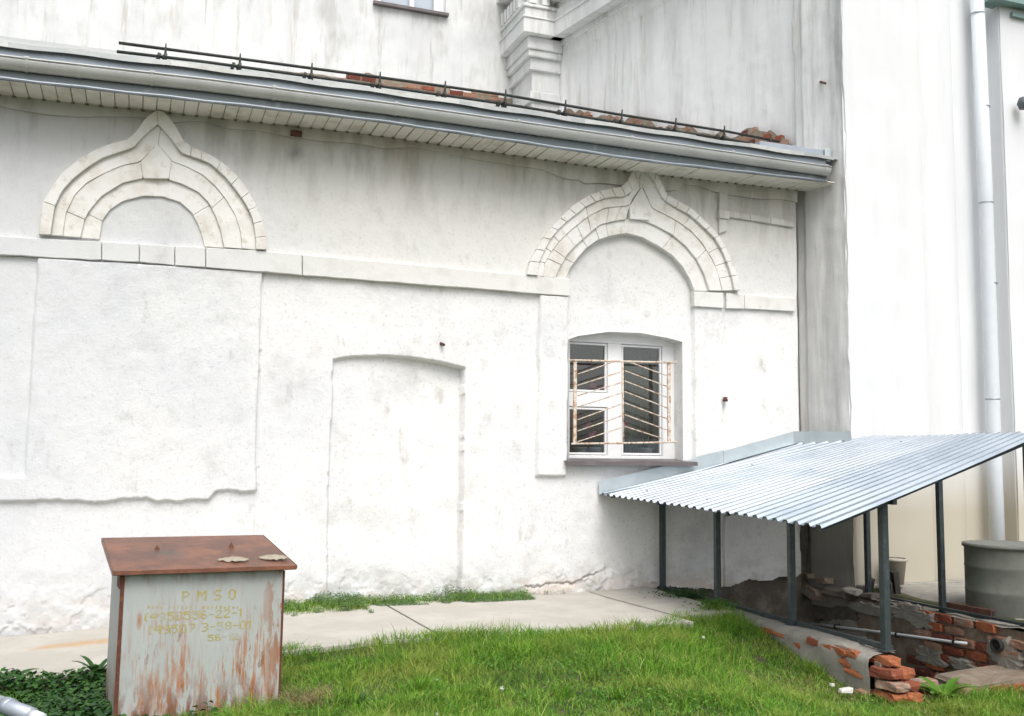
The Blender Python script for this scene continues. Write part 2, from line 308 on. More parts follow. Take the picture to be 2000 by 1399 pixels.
_tr = _t.nodes.new('ShaderNodeBsdfTransparent'); _tr.inputs[0].default_value = (.80, .84, .84, 1); _mx = _t.nodes.new('ShaderNodeMixShader'); _fr = _t.nodes.new('ShaderNodeFresnel'); _fr.inputs[0].default_value = 1.55
_ad = _t.nodes.new('ShaderNodeMath'); _ad.operation = 'ADD'; _ad.inputs[1].default_value = .05; _t.links.new(_fr.outputs[0], _ad.inputs[0]); _t.links.new(_ad.outputs[0], _mx.inputs[0]); _t.links.new(_tr.outputs[0], _mx.inputs[1]); _t.links.new(_g.outputs[0], _mx.inputs[2]); _t.links.new(_mx.outputs[0], _o.inputs[0])

# ================================================================ ground
def gz(x, y):
    x = np.asarray(x, float); y = np.asarray(y, float)
    z = -.145 + .165*sstep(-1.2, 2.0, x) + .04*sstep(4.3, 5.5, x)
    z = z - .05*sstep(-1.9, -2.3, y)*0 - .02*sstep(-2.0, -4, y)
    z = z - .31*sstep(-1.5, -3.9, y)*sstep(3.4, 5.4, x) - .05*sstep(-1.2, -1.8, y)*sstep(4.2, 5.2, x)
    z = z - .06*sstep(-2.0, -2.25, y)*sstep(4.0, 2.0, x)
    z = z - .06*sstep(5.6, 6.6, x)*sstep(-3.4, -4.2, y)
    pit = (x > 5.60) & (x < 7.86) & (y > -3.75) & (y < .3)
    z = np.where(pit, -.50-.75*sstep(-3.4, -.2, y), z)
    z = np.where((x >= 7.86) & (y > -4.6), .02+.05*sstep(-1.5, -.3, y), z)
    return z + .012*fbm(x, y, .6, 3)*(~pit)
def build_ground():
    xs = np.unique(np.concatenate([np.linspace(-60, -3, 20), np.arange(-3, 10.5, .07), np.linspace(10.5, 60, 18)]))
    ys = np.unique(np.concatenate([np.linspace(-60, -6.5, 20), np.arange(-6.5, .6, .07), np.linspace(.6, 60, 16)]))
    X, Y = np.meshgrid(xs, ys, indexing='ij'); V = np.stack([X, Y, gz(X, Y)], -1).reshape(-1, 3)
    tag(quads('ground', V, gridfaces(len(xs), len(ys)), SOIL, smooth=True), kind='structure')
build_ground()
# paving: concrete slabs along the foot of the wall
pv = bpy.data.objects.new('pavement', None); link(pv, None, (2, -1, 0)); tag(pv, kind='structure')
def slab(xl0, xl1, xr0, xr1, y0, y1):  # left edge back/front, right edge back/front
    mb = MB(); nx, ny = 26, 14; base = len(mb.v); top = []
    for i in range(nx):
        for j in range(ny):
            t, s = i/(nx-1), j/(ny-1); y = y0+(y1-y0)*s; xa = xl0+(xl1-xl0)*s; xb = xr0+(xr1-xr0)*s; x = xa+(xb-xa)*t
            y += .02*float(vn(x, y, .3, 8))*(s > .9)
            zz = float(-.145 + .165*sstep(-1.2, 2.0, x) + .04*sstep(4.3, 5.5, x)) + .022 + .012*(1-s) + .004*float(fbm(x, y, .5, 5))
            top.append((x, y, zz))
    fs = [(i*ny+j, (i+1)*ny+j, (i+1)*ny+j+1, i*ny+j+1) for i in range(nx-1) for j in range(ny-1)]
    mb.add(top, fs)
    rim = [i*ny for i in range(nx)] + [(nx-1)*ny+j for j in range(1, ny)] + [i*ny+ny-1 for i in range(nx-2, -1, -1)] + [j for j in range(ny-2, 0, -1)]
    lo = len(mb.v); mb.v += [(mb.v[k][0], mb.v[k][1], mb.v[k][2]-.09) for k in rim]
    n = len(rim); mb.f += [(rim[k], lo+k, lo+(k+1) % n, rim[(k+1) % n]) for k in range(n)]
    obj('paving_slab', mb, CONC, pv, smooth=False)
slab(-3.2, -3.2, -1.6, -1.6, -.02, -1.75); slab(-1.585, -1.585, .42, .42, -.02, -1.85); slab(.435, .435, 2.36, 2.42, -.02, -2.06)
slab(2.385, 2.445, 4.66, 4.78, -.02, -2.04); slab(4.69, 4.81, 5.40, 5.38, -.02, -1.75)

# ================================================================ annex building
annex = thing('annex_building', 'low whitewashed plaster building with ogee arches, grated window, blocked doorway and gutter eaves', 'building', (3, 0, 0))
ZTOP = W(0, 188)[2] + .35
px_door = [(650, 704), (690, 697), (745, 694), (800, 698), (860, 708), (908, 719)]
doorP = np.array([W(*p)[[0, 2]] for p in px_door])
winP = np.array([W(*p)[[0, 2]] for p in [(1112, 662), (1130, 656), (1190, 648), (1250, 650), (1305, 660), (1336, 668)]])
WX0, WX1, WZ0 = W(1112, 800)[0], W(1334, 800)[0], W(1200, 898)[2]
# inner edge of the right arch's lowest ring gives the top of the recess round the window
D2 = [(430,985),(470,890),(530,810),(600,730),(690,665),(800,630),(930,610),(1050,640),(1180,710),(1300,790),(1380,880),(1440,980),(1480,1080)]
nicheP = np.array([W(1000+a/4.167, 310+b/4.167)[[0, 2]] for a, b in D2])
def xe(p1, p2):                        # near-vertical edge as x(z)
    a = W(*p1); b = W(*p2)
    return lambda z: a[0] + (z-a[2])*(b[0]-a[0])/(b[2]-a[2])
E75 = xe((75, 505), (50, 930)); E505 = xe((510, 540), (498, 960)); E1052 = xe((1052, 580), (1046, 940)); E1108 = xe((1108, 580), (1104, 940))
E1358 = xe((1356, 600), (1356, 880)); E1412 = xe((1413, 600), (1413, 880)); E1556 = xe((1556, 400), (1562, 860))
ragL = np.array([W(*p)[[0, 2]] for p in [(-60, 984), (0, 981), (120, 976), (200, 978), (240, 973), (290, 975), (320, 980), (405, 978), (420, 962), (440, 957), (498, 960)]])
zb = W(30, 930)[2]; zsc = lambda x: np.interp(x, [W(0, 500)[0], W(510, 533)[0], W(1110, 580)[0], W(1550, 608)[0]], [W(0, 500)[2], W(510, 533)[2], W(1110, 580)[2], W(1550, 608)[2]])
zpil = W(1075, 930)[2]
foundP = np.array([W(*p)[[0, 2]] for p in [(1285, 1147), (1330, 1150), (1395, 1151), (1430, 1145), (1450, 1136), (1500, 1134), (1540, 1128), (1575, 1122)]])
def build_main_wall():
    xs = np.arange(-2.4, BX+.01, .0125); zs = np.arange(-.35, ZTOP, .0125)
    X, Z = np.meshgrid(xs, zs, indexing='ij')
    Xw = X + .010*fbm(X, Z, .35, 11, 3); Zw = Z + .012*fbm(X, Z, .4, 12, 3)      # hand-made edges wander
    D = np.zeros_like(X); e = .009
    st_ = lambda t: sstep(-e, e, t)
    bl = lambda m, d: D*(1-m)+d*m
    B_ = st_(zsc(Xw)-Zw)
    ragz = np.interp(Xw, ragL[:, 0], ragL[:, 1]) + .010*fbm(X, Z*0, .10, 21, 3)
    D = bl(B_*st_(E505(Z)-Xw)*st_(Zw-ragz), .045)
    D = bl(B_*st_(E75(Z)-Xw)*st_(Zw-zb), .005)
    D = bl(B_*(np.abs(Xw-E505(Z)-.014) < .012), -.012)
    D = bl(B_*st_(Xw-E1052(Z))*st_(E1108(Z)-Xw)*st_(Zw-zpil), .05)
    ntop = np.interp(Xw, nicheP[:, 0], nicheP[:, 1], left=-9, right=-9)
    D = bl(st_(X-WX0+.03)*st_(E1358(Z)-Xw)*st_(np.where(X < nicheP[0, 0]+.05, zsc(X)+.15, ntop)-Zw)*st_(Zw-WZ0+.02), -.055)
    D = bl(B_*st_(Xw-E1358(Z)-.01)*st_(E1412(Z)-Xw), .012)
    D = bl(B_*(1-sstep(.006, .018, np.abs(Xw-E1412(Z)))), -.028)
    dt = np.interp(Xw, doorP[:, 0], doorP[:, 1], left=-9, right=-9)
    dm = st_(Xw-doorP[0, 0])*st_(doorP[-1, 0]-Xw)*st_(dt-Zw)
    D = bl(dm, -.05-.08*sstep(doorP[0, 0], doorP[-1, 0], X))
    D = bl(st_(Xw-E1556(Z))*(Z < 4.9), -.20)
    # uneven hand-laid plaster
    D += .007*fbm(X, Z, .9, 31, 3) + .0022*fbm(X, Z, .12, 35, 3)
    low = sstep(.42, .12, Z - .12*fbm(X, Z*0, .5, 41, 2)) * (X < 5.7)
    D -= low*np.where(fbm(X, Z, .22, 42, 5) > .18, .012, 0) + .004*low*fbm(X, Z, .05, 49, 3)
    # long crack with a spalled skirt near the foot, right of the doorway
    ck = np.interp(X, [W(910, 0)[0], W(950, 0)[0], W(1050, 0)[0], W(1090, 0)[0], W(1130, 0)[0], W(1200, 0)[0], W(1275, 0)[0]], [.075, .06, .14, .155, .17, .33, .10]) + .015*fbm(X, Z*0, .12, 44, 3)
    inx = (X > W(912, 0)[0]) & (X < 5.55)
    ck = ck + .012*fbm(X, Z*0, .05, 47, 3); D[inx & (np.abs(Z-ck) < .0075) & (fbm(X, Z*0, .3, 48, 2) > -.35)] -= .03
    D[inx & (Z < ck) & (X < W(1190, 0)[0])] -= .010
    win = (X > WX0) & (X < WX1) & (Z > WZ0) & (Z < np.interp(X, winP[:, 0], winP[:, 1]))
    fz = np.interp(X, foundP[:, 0], foundP[:, 1]) + .02*fbm(X, Z*0, .15, 51, 3)
    cut = win | ((X > foundP[0, 0]) & (Z < fz))
    V = np.stack([X, -D, Z], -1).reshape(-1, 3)
    kq = ~(cut[:-1, :-1] | cut[1:, :-1] | cut[:-1, 1:] | cut[1:, 1:])
    o = quads('wall', V, gridfaces(len(xs), len(zs), kq), PLAS, annex); o.location = Vector(-WL[annex.name]); return o
build_main_wall()
# return of the plaster edge over the foundation, then the damp foundation itself
def grid_part(name, fn, us, vs, mat, parent, smooth=True):
    U, V = np.meshgrid(us, vs, indexing='ij'); P = fn(U, V).reshape(-1, 3)
    o = quads(name, P, gridfaces(len(us), len(vs)), mat, parent, smooth)
    if parent is not None: o.location = Vector(-WL[parent.name])
    return o
grid_part('foundation', lambda U, V: np.stack([U, .07 - .035*fbm(U, V, .3, 61, 4), V], -1), np.arange(5.3, BX+.3, .03), np.arange(-1.6, .75, .03), CEMD, annex)

# window opening: reveals, frame, panes
Y0, YF = .04, .20
mb = MB()
top = [(x, z) for x, z in winP]; top[0] = (WX0, top[0][1]); top[-1] = (WX1, top[-1][1])
ring = [(WX0, WZ0)] + top + [(WX1, WZ0)]
for k in range(len(ring)-1):
    (xa, za), (xb, zb2) = ring[k], ring[k+1]
    mb.add([(xa, Y0-.035, za), (xb, Y0-.035, zb2), (xb, .3, zb2), (xa, .3, za)], [(0, 1, 2, 3)])
obj('window_reveal', mb, PLAS, annex, fix=False)
lipv = []
for k in range(41):
    x = WX0-.02+(WX1-WX0+.04)*k/40; z = float(np.interp(x, winP[:, 0], winP[:, 1])); q = .006*float(fbm(x, 0, .08, 301, 3)); lipv += [(x, .046, z-.004+q), (x, .040, z+.035+q), (x, .10, z+.002+q)]
obj('window_lintel', MB().add(lipv, [(i*3+a, i*3+b_, i*3+3+b_, i*3+3+a) for i in range(40) for a, b_ in ((0, 1), (2, 0))]), PLAS, annex, fix=False)
win = node('window', annex, (5.2, YF, WZ0))
fx = lambda p: W(p, 800, YF)[0]; fz_ = lambda p: W(1215, p, YF)[2]
zt = lambda x: float(np.interp(x, winP[:, 0], winP[:, 1]))
mb = MB()
XA, XB = WX0-.02, WX1+.01; zbt = WZ0+.0
xm0, xm1 = fx(1187), fx(1214); xr = fx(1294); zf = fz_(890); zf2 = fz_(681)
xl = fx(1109)
mb.box((XA, YF, zbt), (xl, YF+.07, 2.78)); mb.box((xm0, YF, zbt), (xm1, YF+.07, fz_(672))); mb.box((xr, YF, zbt), (XB, YF+.07, fz_(672)))
mb.box((xl, YF, zbt), (xm0, YF+.07, zf)); mb.box((xm1, YF, zbt), (xr, YF+.07, zf))
mb.box((xl, YF, fz_(797)), (xm0, YF+.07, fz_(769)))
mb.prism([(XA, YF, fz_(672))] + [(XB, YF, fz_(672))] + [(x, YF, z+.02) for x, z in top[::-1]], (0, .07, 0))
obj('frame', mb, FRAME, win, bevel=.006)
for (a, b, c, d) in ((xl, xm0, fz_(769), fz_(672)), (xl, xm0, zf, fz_(797)), (xm1, xr, zf, fz_(672))):
    s = MB(); w = .03   # sash
    s.box((a+.006, YF+.012, c+.006), (a+w, YF+.06, d-.006)); s.box((b-w, YF+.012, c+.006), (b-.006, YF+.06, d-.006))
    s.box((a+w, YF+.012, c+.006), (b-w, YF+.06, c+w)); s.box((a+w, YF+.012, d-w), (b-w, YF+.06, d-.006))
    obj('sash', s, FRAME, win, bevel=.004)
    p = MB().box((a+w-.003, YF+.035, c+w-.003), (b-w+.003, YF+.041, d-w+.003)); obj('pane', p, GLASS, win)
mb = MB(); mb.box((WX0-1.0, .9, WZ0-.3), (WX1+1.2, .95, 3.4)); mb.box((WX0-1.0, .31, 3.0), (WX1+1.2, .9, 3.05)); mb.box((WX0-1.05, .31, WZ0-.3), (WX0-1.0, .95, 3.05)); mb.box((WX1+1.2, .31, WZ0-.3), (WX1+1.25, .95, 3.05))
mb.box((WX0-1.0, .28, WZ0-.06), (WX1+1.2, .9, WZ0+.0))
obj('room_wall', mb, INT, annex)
grid_part('curtain', lambda U, V: np.stack([U, .48+.03*np.sin(U*55)+.01*np.sin(U*23+V), V], -1), np.arange(fx(1245), fx(1300)+.25, .008), np.linspace(WZ0+.02, 2.95, 8), CURT, annex)
# sloping sheet sill
a = W(1104, 900, -.06); b = W(1362, 902, -.06)
sl_ = node('window_sill', annex, (5.2, -.1, WZ0))
s0 = W(1105, 902, -.12); s1 = W(1362, 898, -.12)
mb = MB(); xa, xb = W(1106, 905, -.12)[0], W(1362, 905, -.12)[0]
mb.add([(xa, .20, WZ0+.012), (xb, .20, WZ0+.012), (xb, -.13, WZ0-.02), (xa, -.13, WZ0-.02), (xa, -.132, WZ0-.062), (xb, -.132, WZ0-.062), (xb, -.11, WZ0-.062), (xa, -.11, WZ0-.062)],
       [(0, 1, 2, 3), (3, 2, 5, 4), (4, 5, 6, 7), (0, 4, 7), (1, 6, 5)])
obj('sill_sheet', mb, SILL, sl_, fix=False)
# grille
gr = node('window_grille', annex, (5.2, .02, 2.1))
YG = .015
def gp(X, Y, y=YG): return W(1100+X/4.996, 640+Y/4.996, y)
def bar(p, q, r, name='bar', mat=RUSTW):
    return obj(name, MB().tube([p, (np.array(p)+np.array(q))/2 + np.array([0, 0, random.uniform(-.002, .002)]), q], r, 6), mat, gr, smooth=True)
bar(gp(58, 318), gp(1105, 342), .0125, 'rail'); bar(gp(80, 1135), gp(1108, 1118), .0125, 'rail')
obj('bar', MB().box(gp(100, 1130)-np.array([0, .004, 0]), np.array([gp(134, 330)[0], YG+.02, gp(100, 330)[2]])), RUSTW, gr, bevel=.003)
obj('bar', MB().box(gp(1022, 1115)-np.array([0, .004, 0]), np.array([gp(1048, 345)[0], YG+.02, gp(1030, 345)[2]])), RUSTW, gr, bevel=.003)
bar(gp(580, 335), gp(588, 1130), .010)
for (a, b) in [((140,455),(490,335)),((140,565),(570,430)),((140,665),(570,535)),((140,775),(570,635)),((140,900),(570,745)),((140,1010),(570,860)),((140,1115),(570,975)),
               ((655,340),(1015,470)),((600,420),(1015,575)),((600,520),(1015,680)),((600,625),(1015,785)),((600,735),(1015,890)),((600,850),(1015,1000)),((600,965),(960,1080))]:
    bar(gp(*a), gp(*b), .0068)
for (X, Y) in ((1105, 342), (1108, 1118)): bar(gp(X, Y), gp(X+10, Y)+np.array([.02, .06, 0]), .011, 'bracket')

# string course in stones
sc = node('string_course', annex, (3, -.05, 3.2))
topz = {0: 465, 505: 490, 1110: 546}
def scs(pa, pb, proud, name='stone', dz=0):
    def pt(p, up):
        if p <= 1112: y = np.interp(p, [0, 200, 505, 1110], [463, 474, 491, 546]) if up else np.interp(p, [0, 260, 510, 1110], [500, 514, 533, 580])
        else: y = np.interp(p, [1352, 1412, 1550], [570, 573, 583]) if up else np.interp(p, [1352, 1412, 1550], [600, 603, 609])
        return W(p, y+dz)
    mb = MB(); n = max(2, int((pb-pa)/22)); v = []
    for i in range(n+1):
        p = pa+(pb-pa)*i/n; lo = pt(p, False); hi = pt(p, True); jit = .004*float(vn(p, dz, 31, 3)); jl = .006*float(vn(p, dz, 17, 4))
        v += [(lo[0], .03, lo[2]+jl), (lo[0], -proud-jit, lo[2]+jl), (hi[0], -proud-jit+.006, hi[2]-.004), (hi[0], .03, hi[2]+jit)]
    f = [(i*4+a, i*4+(a+1) % 4, i*4+4+(a+1) % 4, i*4+4+a) for i in range(n) for a in range(4)] + [(0, 1, 2, 3), tuple(n*4+k for k in (3, 2, 1, 0))]
    mb.add(v, f); return obj(name, mb, STRC, sc, bevel=.005)
cuts = [-400, 199, 272, 341, 401, 589, 1111]
for a, b in zip(cuts[:-1], cuts[1:]): scs(a+.8, b-.8, .062+random.uniform(-.004, .005))
scs(1352, 1409, .05); scs(1415, 1450, .045); scs(1451, 1549, .042)

# ogee arches
def densify(P, n):
    P = np.array(P, float); d = np.r_[0, np.cumsum(np.linalg.norm(np.diff(P, axis=0), axis=1))]; t = np.linspace(0, d[-1], n)
    return np.stack([np.interp(t, d, P[:, 0]), np.interp(t, d, P[:, 1])], -1)
def ring_blocks(par, O, I, proud_o, proud_i, breaks, mat=ARCHP, gap=.0016, name='voussoir', skip=()):
    """O, I: outer / inner outlines on the wall as x,z; breaks: fractions where joints are open"""
    n = 160; A = densify(O, n); B = densify(I, n)
    br = sorted(breaks)
    for k in range(len(br)-1):
        if k in skip: continue
        i0, i1 = int(round(br[k]*(n-1))), int(round(br[k+1]*(n-1)))
        if i1 <= i0: continue
        step = max(1, (i1-i0)//max(1, int((i1-i0)/3))); idx = list(range(i0, i1, step)) + [i1]
        a = A[idx].copy(); b = B[idx].copy()
        def shrink(q):
            if len(q) > 1:
                d0 = q[1]-q[0]; d1 = q[-2]-q[-1]; q[0] += d0/(np.linalg.norm(d0)+1e-9)*gap; q[-1] += d1/(np.linalg.norm(d1)+1e-9)*gap
        shrink(a); shrink(b)
        jp = random.uniform(-.004, .004) if len(idx) < 12 else 0
        vo = []
        for q in range(len(idx)):
            w = .003*float(vn(a[q][0], a[q][1], .12, 5))
            vo += [(a[q][0], .02, a[q][1]), (a[q][0], -proud_o-jp+w, a[q][1]), (b[q][0], -proud_i-jp+w, b[q][1]), (b[q][0], .05, b[q][1])]
        m = len(idx); f = [(q*4+e, q*4+(e+1) % 4, q*4+4+(e+1) % 4, q*4+4+e) for q in range(m-1) for e in range(4)] + [(0, 1, 2, 3), tuple((m-1)*4+e for e in (3, 2, 1, 0))]
        obj(name, MB().add(vo, f), mat, par, bevel=.004)
def conv(L, s, ox, oy): return [W(ox+a/s, oy+b/s)[[0, 2]] for a, b in L]
k1 = node('ogee_arch', annex, (1, -.05, 3.9)); s1_ = (3.886, 60, 200)
A1 = conv([(65,1015),(95,780),(180,640),(250,545),(380,445),(500,375),(600,335),(740,300),(800,240),(870,140),(960,75),(1020,95),(1090,190),(1160,310),(1230,365),(1350,410),(1460,480),(1560,575),(1640,680),(1700,790),(1745,900),(1775,1010),(1785,1130)], *s1_)
A1i = conv([(155,1020),(185,810),(240,690),(320,600),(420,520),(540,440),(660,400),(780,360),(850,280),(965,180),(1060,290),(1140,400),(1260,440),(1360,480),(1470,580),(1560,690),(1630,790),(1680,900),(1700,1010),(1705,1128)], *s1_)
B1i = conv([(245,1025),(270,850),(340,710),(430,620),(540,560),(700,490),(830,465),(960,325),(1070,460),(1180,500),(1300,560),(1400,650),(1480,750),(1550,870),(1590,1000),(1600,1120)], *s1_)
C1i = conv([(380,1035),(410,900),(440,840),(540,720),(700,620),(860,585),(1020,590),(1150,630),(1270,690),(1350,770),(1400,870),(1440,980),(1465,1110)], *s1_)
D1i = conv([(520,1045),(545,900),(600,820),(700,755),(850,715),(1000,720),(1130,760),(1220,840),(1270,930),(1300,1020),(1320,1100)], *s1_)
ring_blocks(k1, A1, A1i, .085, .085, [0, .09, .49, .63, .66, .715, .78, .83, .875, .92, .96, 1.0])
ring_blocks(k1, A1i, B1i, .040, .062, [0, .5, 1.0], name='cove_moulding')
ring_blocks(k1, B1i, C1i, .050, .052, [0, .085, .435, .555, .8, 1.0], skip=(2,))
ring_blocks(k1, C1i, D1i, .025, .025, [0, .12, .78, 1.0], name='inner_moulding')
def flat(par, L, pr, name, mat=ARCHP):
    poly = [(x, .03, z) for x, z in L]; n = len(poly)
    mb = MB(); mb.prism(poly[::-1], (0, -.03-pr, 0)); return obj(name, mb, mat, par, bevel=.004)
flat(k1, conv([(832,468),(960,327),(1068,462),(1046,592),(856,590)], *s1_), .068, 'keystone')
k2 = node('ogee_arch', annex, (5.2, -.05, 3.5)); s2_ = (4.167, 1000, 310)
A2 = conv([(100,955),(130,845),(190,735),(240,640),(310,560),(385,485),(465,400),(550,345),(635,295),(735,265),(830,255),(895,235),(960,110),(1000,50),(1050,30),(1090,60),(1140,120),(1190,210),(1240,310),(1330,360),(1440,420),(1530,510),(1640,620),(1700,720),(1770,860),(1805,970),(1835,1080)], *s2_)
A2i = conv([(190,963),(197,860),(238,765),(287,670),(348,597),(420,527),(500,465),(575,405),(660,362),(745,330),(850,322),(925,318),(960,265),(990,200),(1020,120),(1050,95),(1080,120),(1115,170),(1150,240),(1200,340),(1290,400),(1420,470),(1520,560),(1620,660),(1680,760),(1730,880),(1760,980),(1780,1080)], *s2_)
B2i = conv([(240,968),(250,860),(300,770),(370,680),(450,600),(560,510),(640,460),(740,410),(850,400),(935,392),(965,330),(1010,270),(1035,230),(1065,280),(1090,345),(1120,410),(1200,450),(1330,520),(1440,600),(1530,700),(1610,830),(1660,950),(1690,1082)], *s2_)
C2i = conv([(335,978),(380,880),(440,780),(520,700),(620,610),(700,545),(820,515),(950,495),(1050,510),(1150,550),(1280,620),(1400,720),(1480,820),(1540,930),(1590,1080)], *s2_)
D2i = conv(D2, *s2_)
ring_blocks(k2, A2, A2i, .085, .085, [0, .037, .075, .112, .15, .188, .225, .262, .30, .335, .37, .40, .435, .47, .5, .53, .565, .60, .635, .67, .71, .75, .79, .83, .87, .91, .955, 1.0], gap=.003)
ring_blocks(k2, A2i, B2i, .050, .062, [0, .045, .09, .13, .27, .5, .73, .86, .91, .955, 1.0], name='cove_moulding', gap=.0022)
ring_blocks(k2, B2i, C2i, .050, .052, [0, .06, .10, .17, .22, .27, .31, .36, .40, .455, .535, .7, .85, 1.0], gap=.002, skip=(9,))
ring_blocks(k2, C2i, D2i, .022, .022, [0, .10, .22, .30, .36, .7, 1.0], name='inner_moulding', gap=.002)
flat(k2, conv([(937,398),(1035,240),(1112,402),(1098,512),(940,500)], *s2_), .066, 'keystone')
# remains of an old moulding top right, and the plaster lip under the soffit
mo = node('moulding_remains', annex, (7, -.03, 4))
def pxbox(par, p, pr, name, mat=PLAS, y=0.0):
    L = [W(*q, y)[[0, 2]] for q in p]; poly = [(x, y+.03, z) for x, z in L]
    return obj(name, MB().prism(poly, (0, -.03-pr, 0)), mat, par, bevel=.006)
pxbox(mo, [(1402, 378), (1418, 380), (1417, 452), (1402, 458)], .035, 'moulding_piece')
pxbox(mo, [(1400, 412), (1420, 414), (1420, 430), (1400, 428)], .06, 'moulding_piece')
for a, b in ((1421, 1462), (1463, 1502), (1503, 1547)):
    ya = lambda p: 413+(p-1420)*.16; pxbox(mo, [(a, ya(a)), (b, ya(b)), (b, ya(b)+12), (a, ya(a)+12)], .035, 'moulding_piece')
mb = MB(); n = 120; v = []
for i in range(n+1):
    p = -100+1655*i/n; y0 = np.interp(p, [0, 435, 700, 1230, 1555], [188, 230, 262, 338, 374]); th = 20+5*math.sin(p*.013)+6*float(vn(p, 0, 60, 2)) + (10 if 1130 < p < 1330 else 0)
    hi = W(p, y0-4); lo = W(p, y0+th); v += [(hi[0], 0.02, hi[2]), (hi[0], -.028, hi[2]), (lo[0], -.026, lo[2]), (lo[0], .02, lo[2])]
obj('plaster_lip', MB().add(v, [(i*4+a, i*4+(a+1) % 4, i*4+4+(a+1) % 4, i*4+4+a) for i in range(n) for a in range(4)]), STRC, annex, smooth=False)

# soffit: separate slats
ZS = W(0, 188)[2]; YE = -.46
soff = node('soffit', annex, (3, -.25, ZS))
pitch = .1235; me = mesh('soffit_slat', [(x-.058, y, z) for z in (0, .012) for y in (YE+.25, .25) for x in (0, .116)], [(0,2,3,1),(4,5,7,6),(0,1,5,4),(2,6,7,3),(0,4,6,2),(1,3,7,5)], SOFF)
x = -2.6; k = 0
zs_at = lambda x: float(np.interp(x, [W(0, 188)[0], W(700, 262)[0], W(1230, 338)[0], W(1555, 373)[0]], [W(0, 188)[2], W(700, 262)[2], W(1230, 338)[2], W(1555, 373)[2]]))
while x < BX+.02:
    o = inst('soffit_slat', me, soff, (x, -.25, zs_at(x)+(.004 if k % 3 else 0)), (0, random.uniform(-.03, .03), 0)); x += pitch; k += 1
v = []
for i in range(31):
    x = -2.7+(BX+2.72)*i/30; z = zs_at(x)+.03; v += [(x, YE+.01, z), (x, .03, z)]
obj('soffit_backing', MB().add(v, [(i*2, i*2+1, i*2+3, i*2+2) for i in range(30)]), SOFFD, annex, fix=False)
mb = MB(); x = -2.6+pitch*.5
while x < BX-.05: z = zs_at(x); mb.box((x-.016, -.05, z-.012), (x+.016, -.03, z+.002)); x += pitch
tag(obj('soffit_notch', mb, SOFFD, soff), kind='stuff')
# fascia, gutter and eaves following the slightly sagging line
gp_px = [(-120, 93), (47, 114), (411, 155), (776, 203), (1200, 264), (1624, 326)]
gl = [W(a, b, -.56) for a, b in gp_px]
gx = [p[0] for p in gl]; gzz = [p[2] for p in gl]; gzf = lambda x: float(np.interp(x, gx, gzz))
XS = list(np.linspace(-2.7, gl[-1][0], 30))
gut = node('gutter', annex, (3, -.5, 4.9))
RG = .066; YC = -.56+RG
mb = MB(); prof = [(YC-RG*math.cos(t), -1.5*RG*math.sin(t)) for t in np.linspace(0, math.pi, 13)]
prof2 = [(YC-(RG-.004)*math.cos(t), -1.5*(RG-.004)*math.sin(t)) for t in np.linspace(math.pi, 0, 13)]; pr = prof+prof2; n = len(pr)
v = [(x, a, gzf(x)+b) for x in XS for a, b in pr]
f = [(i*n+a, i*n+(a+1) % n, (i+1)*n+(a+1) % n, (i+1)*n+a) for i in range(len(XS)-1) for a in range(n)]
xe_ = XS[-1]; c = len(v); v += [(xe_, a, gzf(xe_)+b) for a, b in prof]; f += [tuple(range(c, c+13))]
obj('gutter_trough', MB().add(v, f), GUT, gut, smooth=True)
obj('gutter_rim', MB().tube([(x, -.562, gzf(x)) for x in XS], .009, 8), GUT, gut, smooth=True)
for p in (47, 295, 535, 775, 1013, 1235, 1430, 1612):
    x = W(p, 200, -.56)[0]; z = gzf(x); mb = MB()
    pr2 = [(YC-(RG+.004)*math.cos(t), -1.5*(RG+.004)*math.sin(t)) for t in np.linspace(-.15, math.pi, 12)]
    v = [(x+s, a, z+b) for s in (-.012, .012) for a, b in pr2]; mb.add(v, [(i, i+1, 13+i, 12+i) for i in range(11)])
    mb.box((x-.012, -.57, z-.002), (x+.012, YC+RG, z+.008))
    mb.box((x-.02, -.572, z+.004), (x+.02, -.55, z+.018))
    obj('gutter_bracket', mb, GUT, gut)
for p in (150, 690, 1056, 1330):
    x = W(p, 200, -.56)[0]; z = gzf(x); pr2 = [(YC-(RG+.003)*math.cos(t), -1.5*(RG+.003)*math.sin(t)) for t in np.linspace(0, math.pi, 12)]
    v = [(x+s, a, z+b) for s in (-.02, .02) for a, b in pr2]; obj('gutter_joint', MB().add(v, [(i, i+1, 13+i, 12+i) for i in range(11)]), GUT, gut, smooth=True)
# fascia below and behind the gutter
def strip(name, y, z0f, z1f, mat, par=annex, xs=None, yb=None):
    xs = xs or XS; v = []
    for x in xs:
        a, b = z0f(x), z1f(x); v += [(x, y, a), (x, y, b), (x, y+.006, b), (x, y+.006, a)]
    return obj(name, MB().add(v, [(i*4+a, i*4+(a+1) % 4, i*4+4+(a+1) % 4, i*4+4+a) for i in range(len(xs)-1) for a in range(4)]), mat, par)
strip('fascia_board', YE, lambda x: zs_at(x)-.004, lambda x: gzf(x)+.125, FASC)
obj('fascia_bead', MB().tube([(x, YE-.012, zs_at(x)+.012+.004*math.sin(x*9)) for x in XS], .014, 8), FASC, annex, smooth=True)
strip('fascia_dark_board', YE-.010, lambda x: zs_at(x)+.024, lambda x: gzf(x)-.03, FASD)  # dark strip between gutter and bead
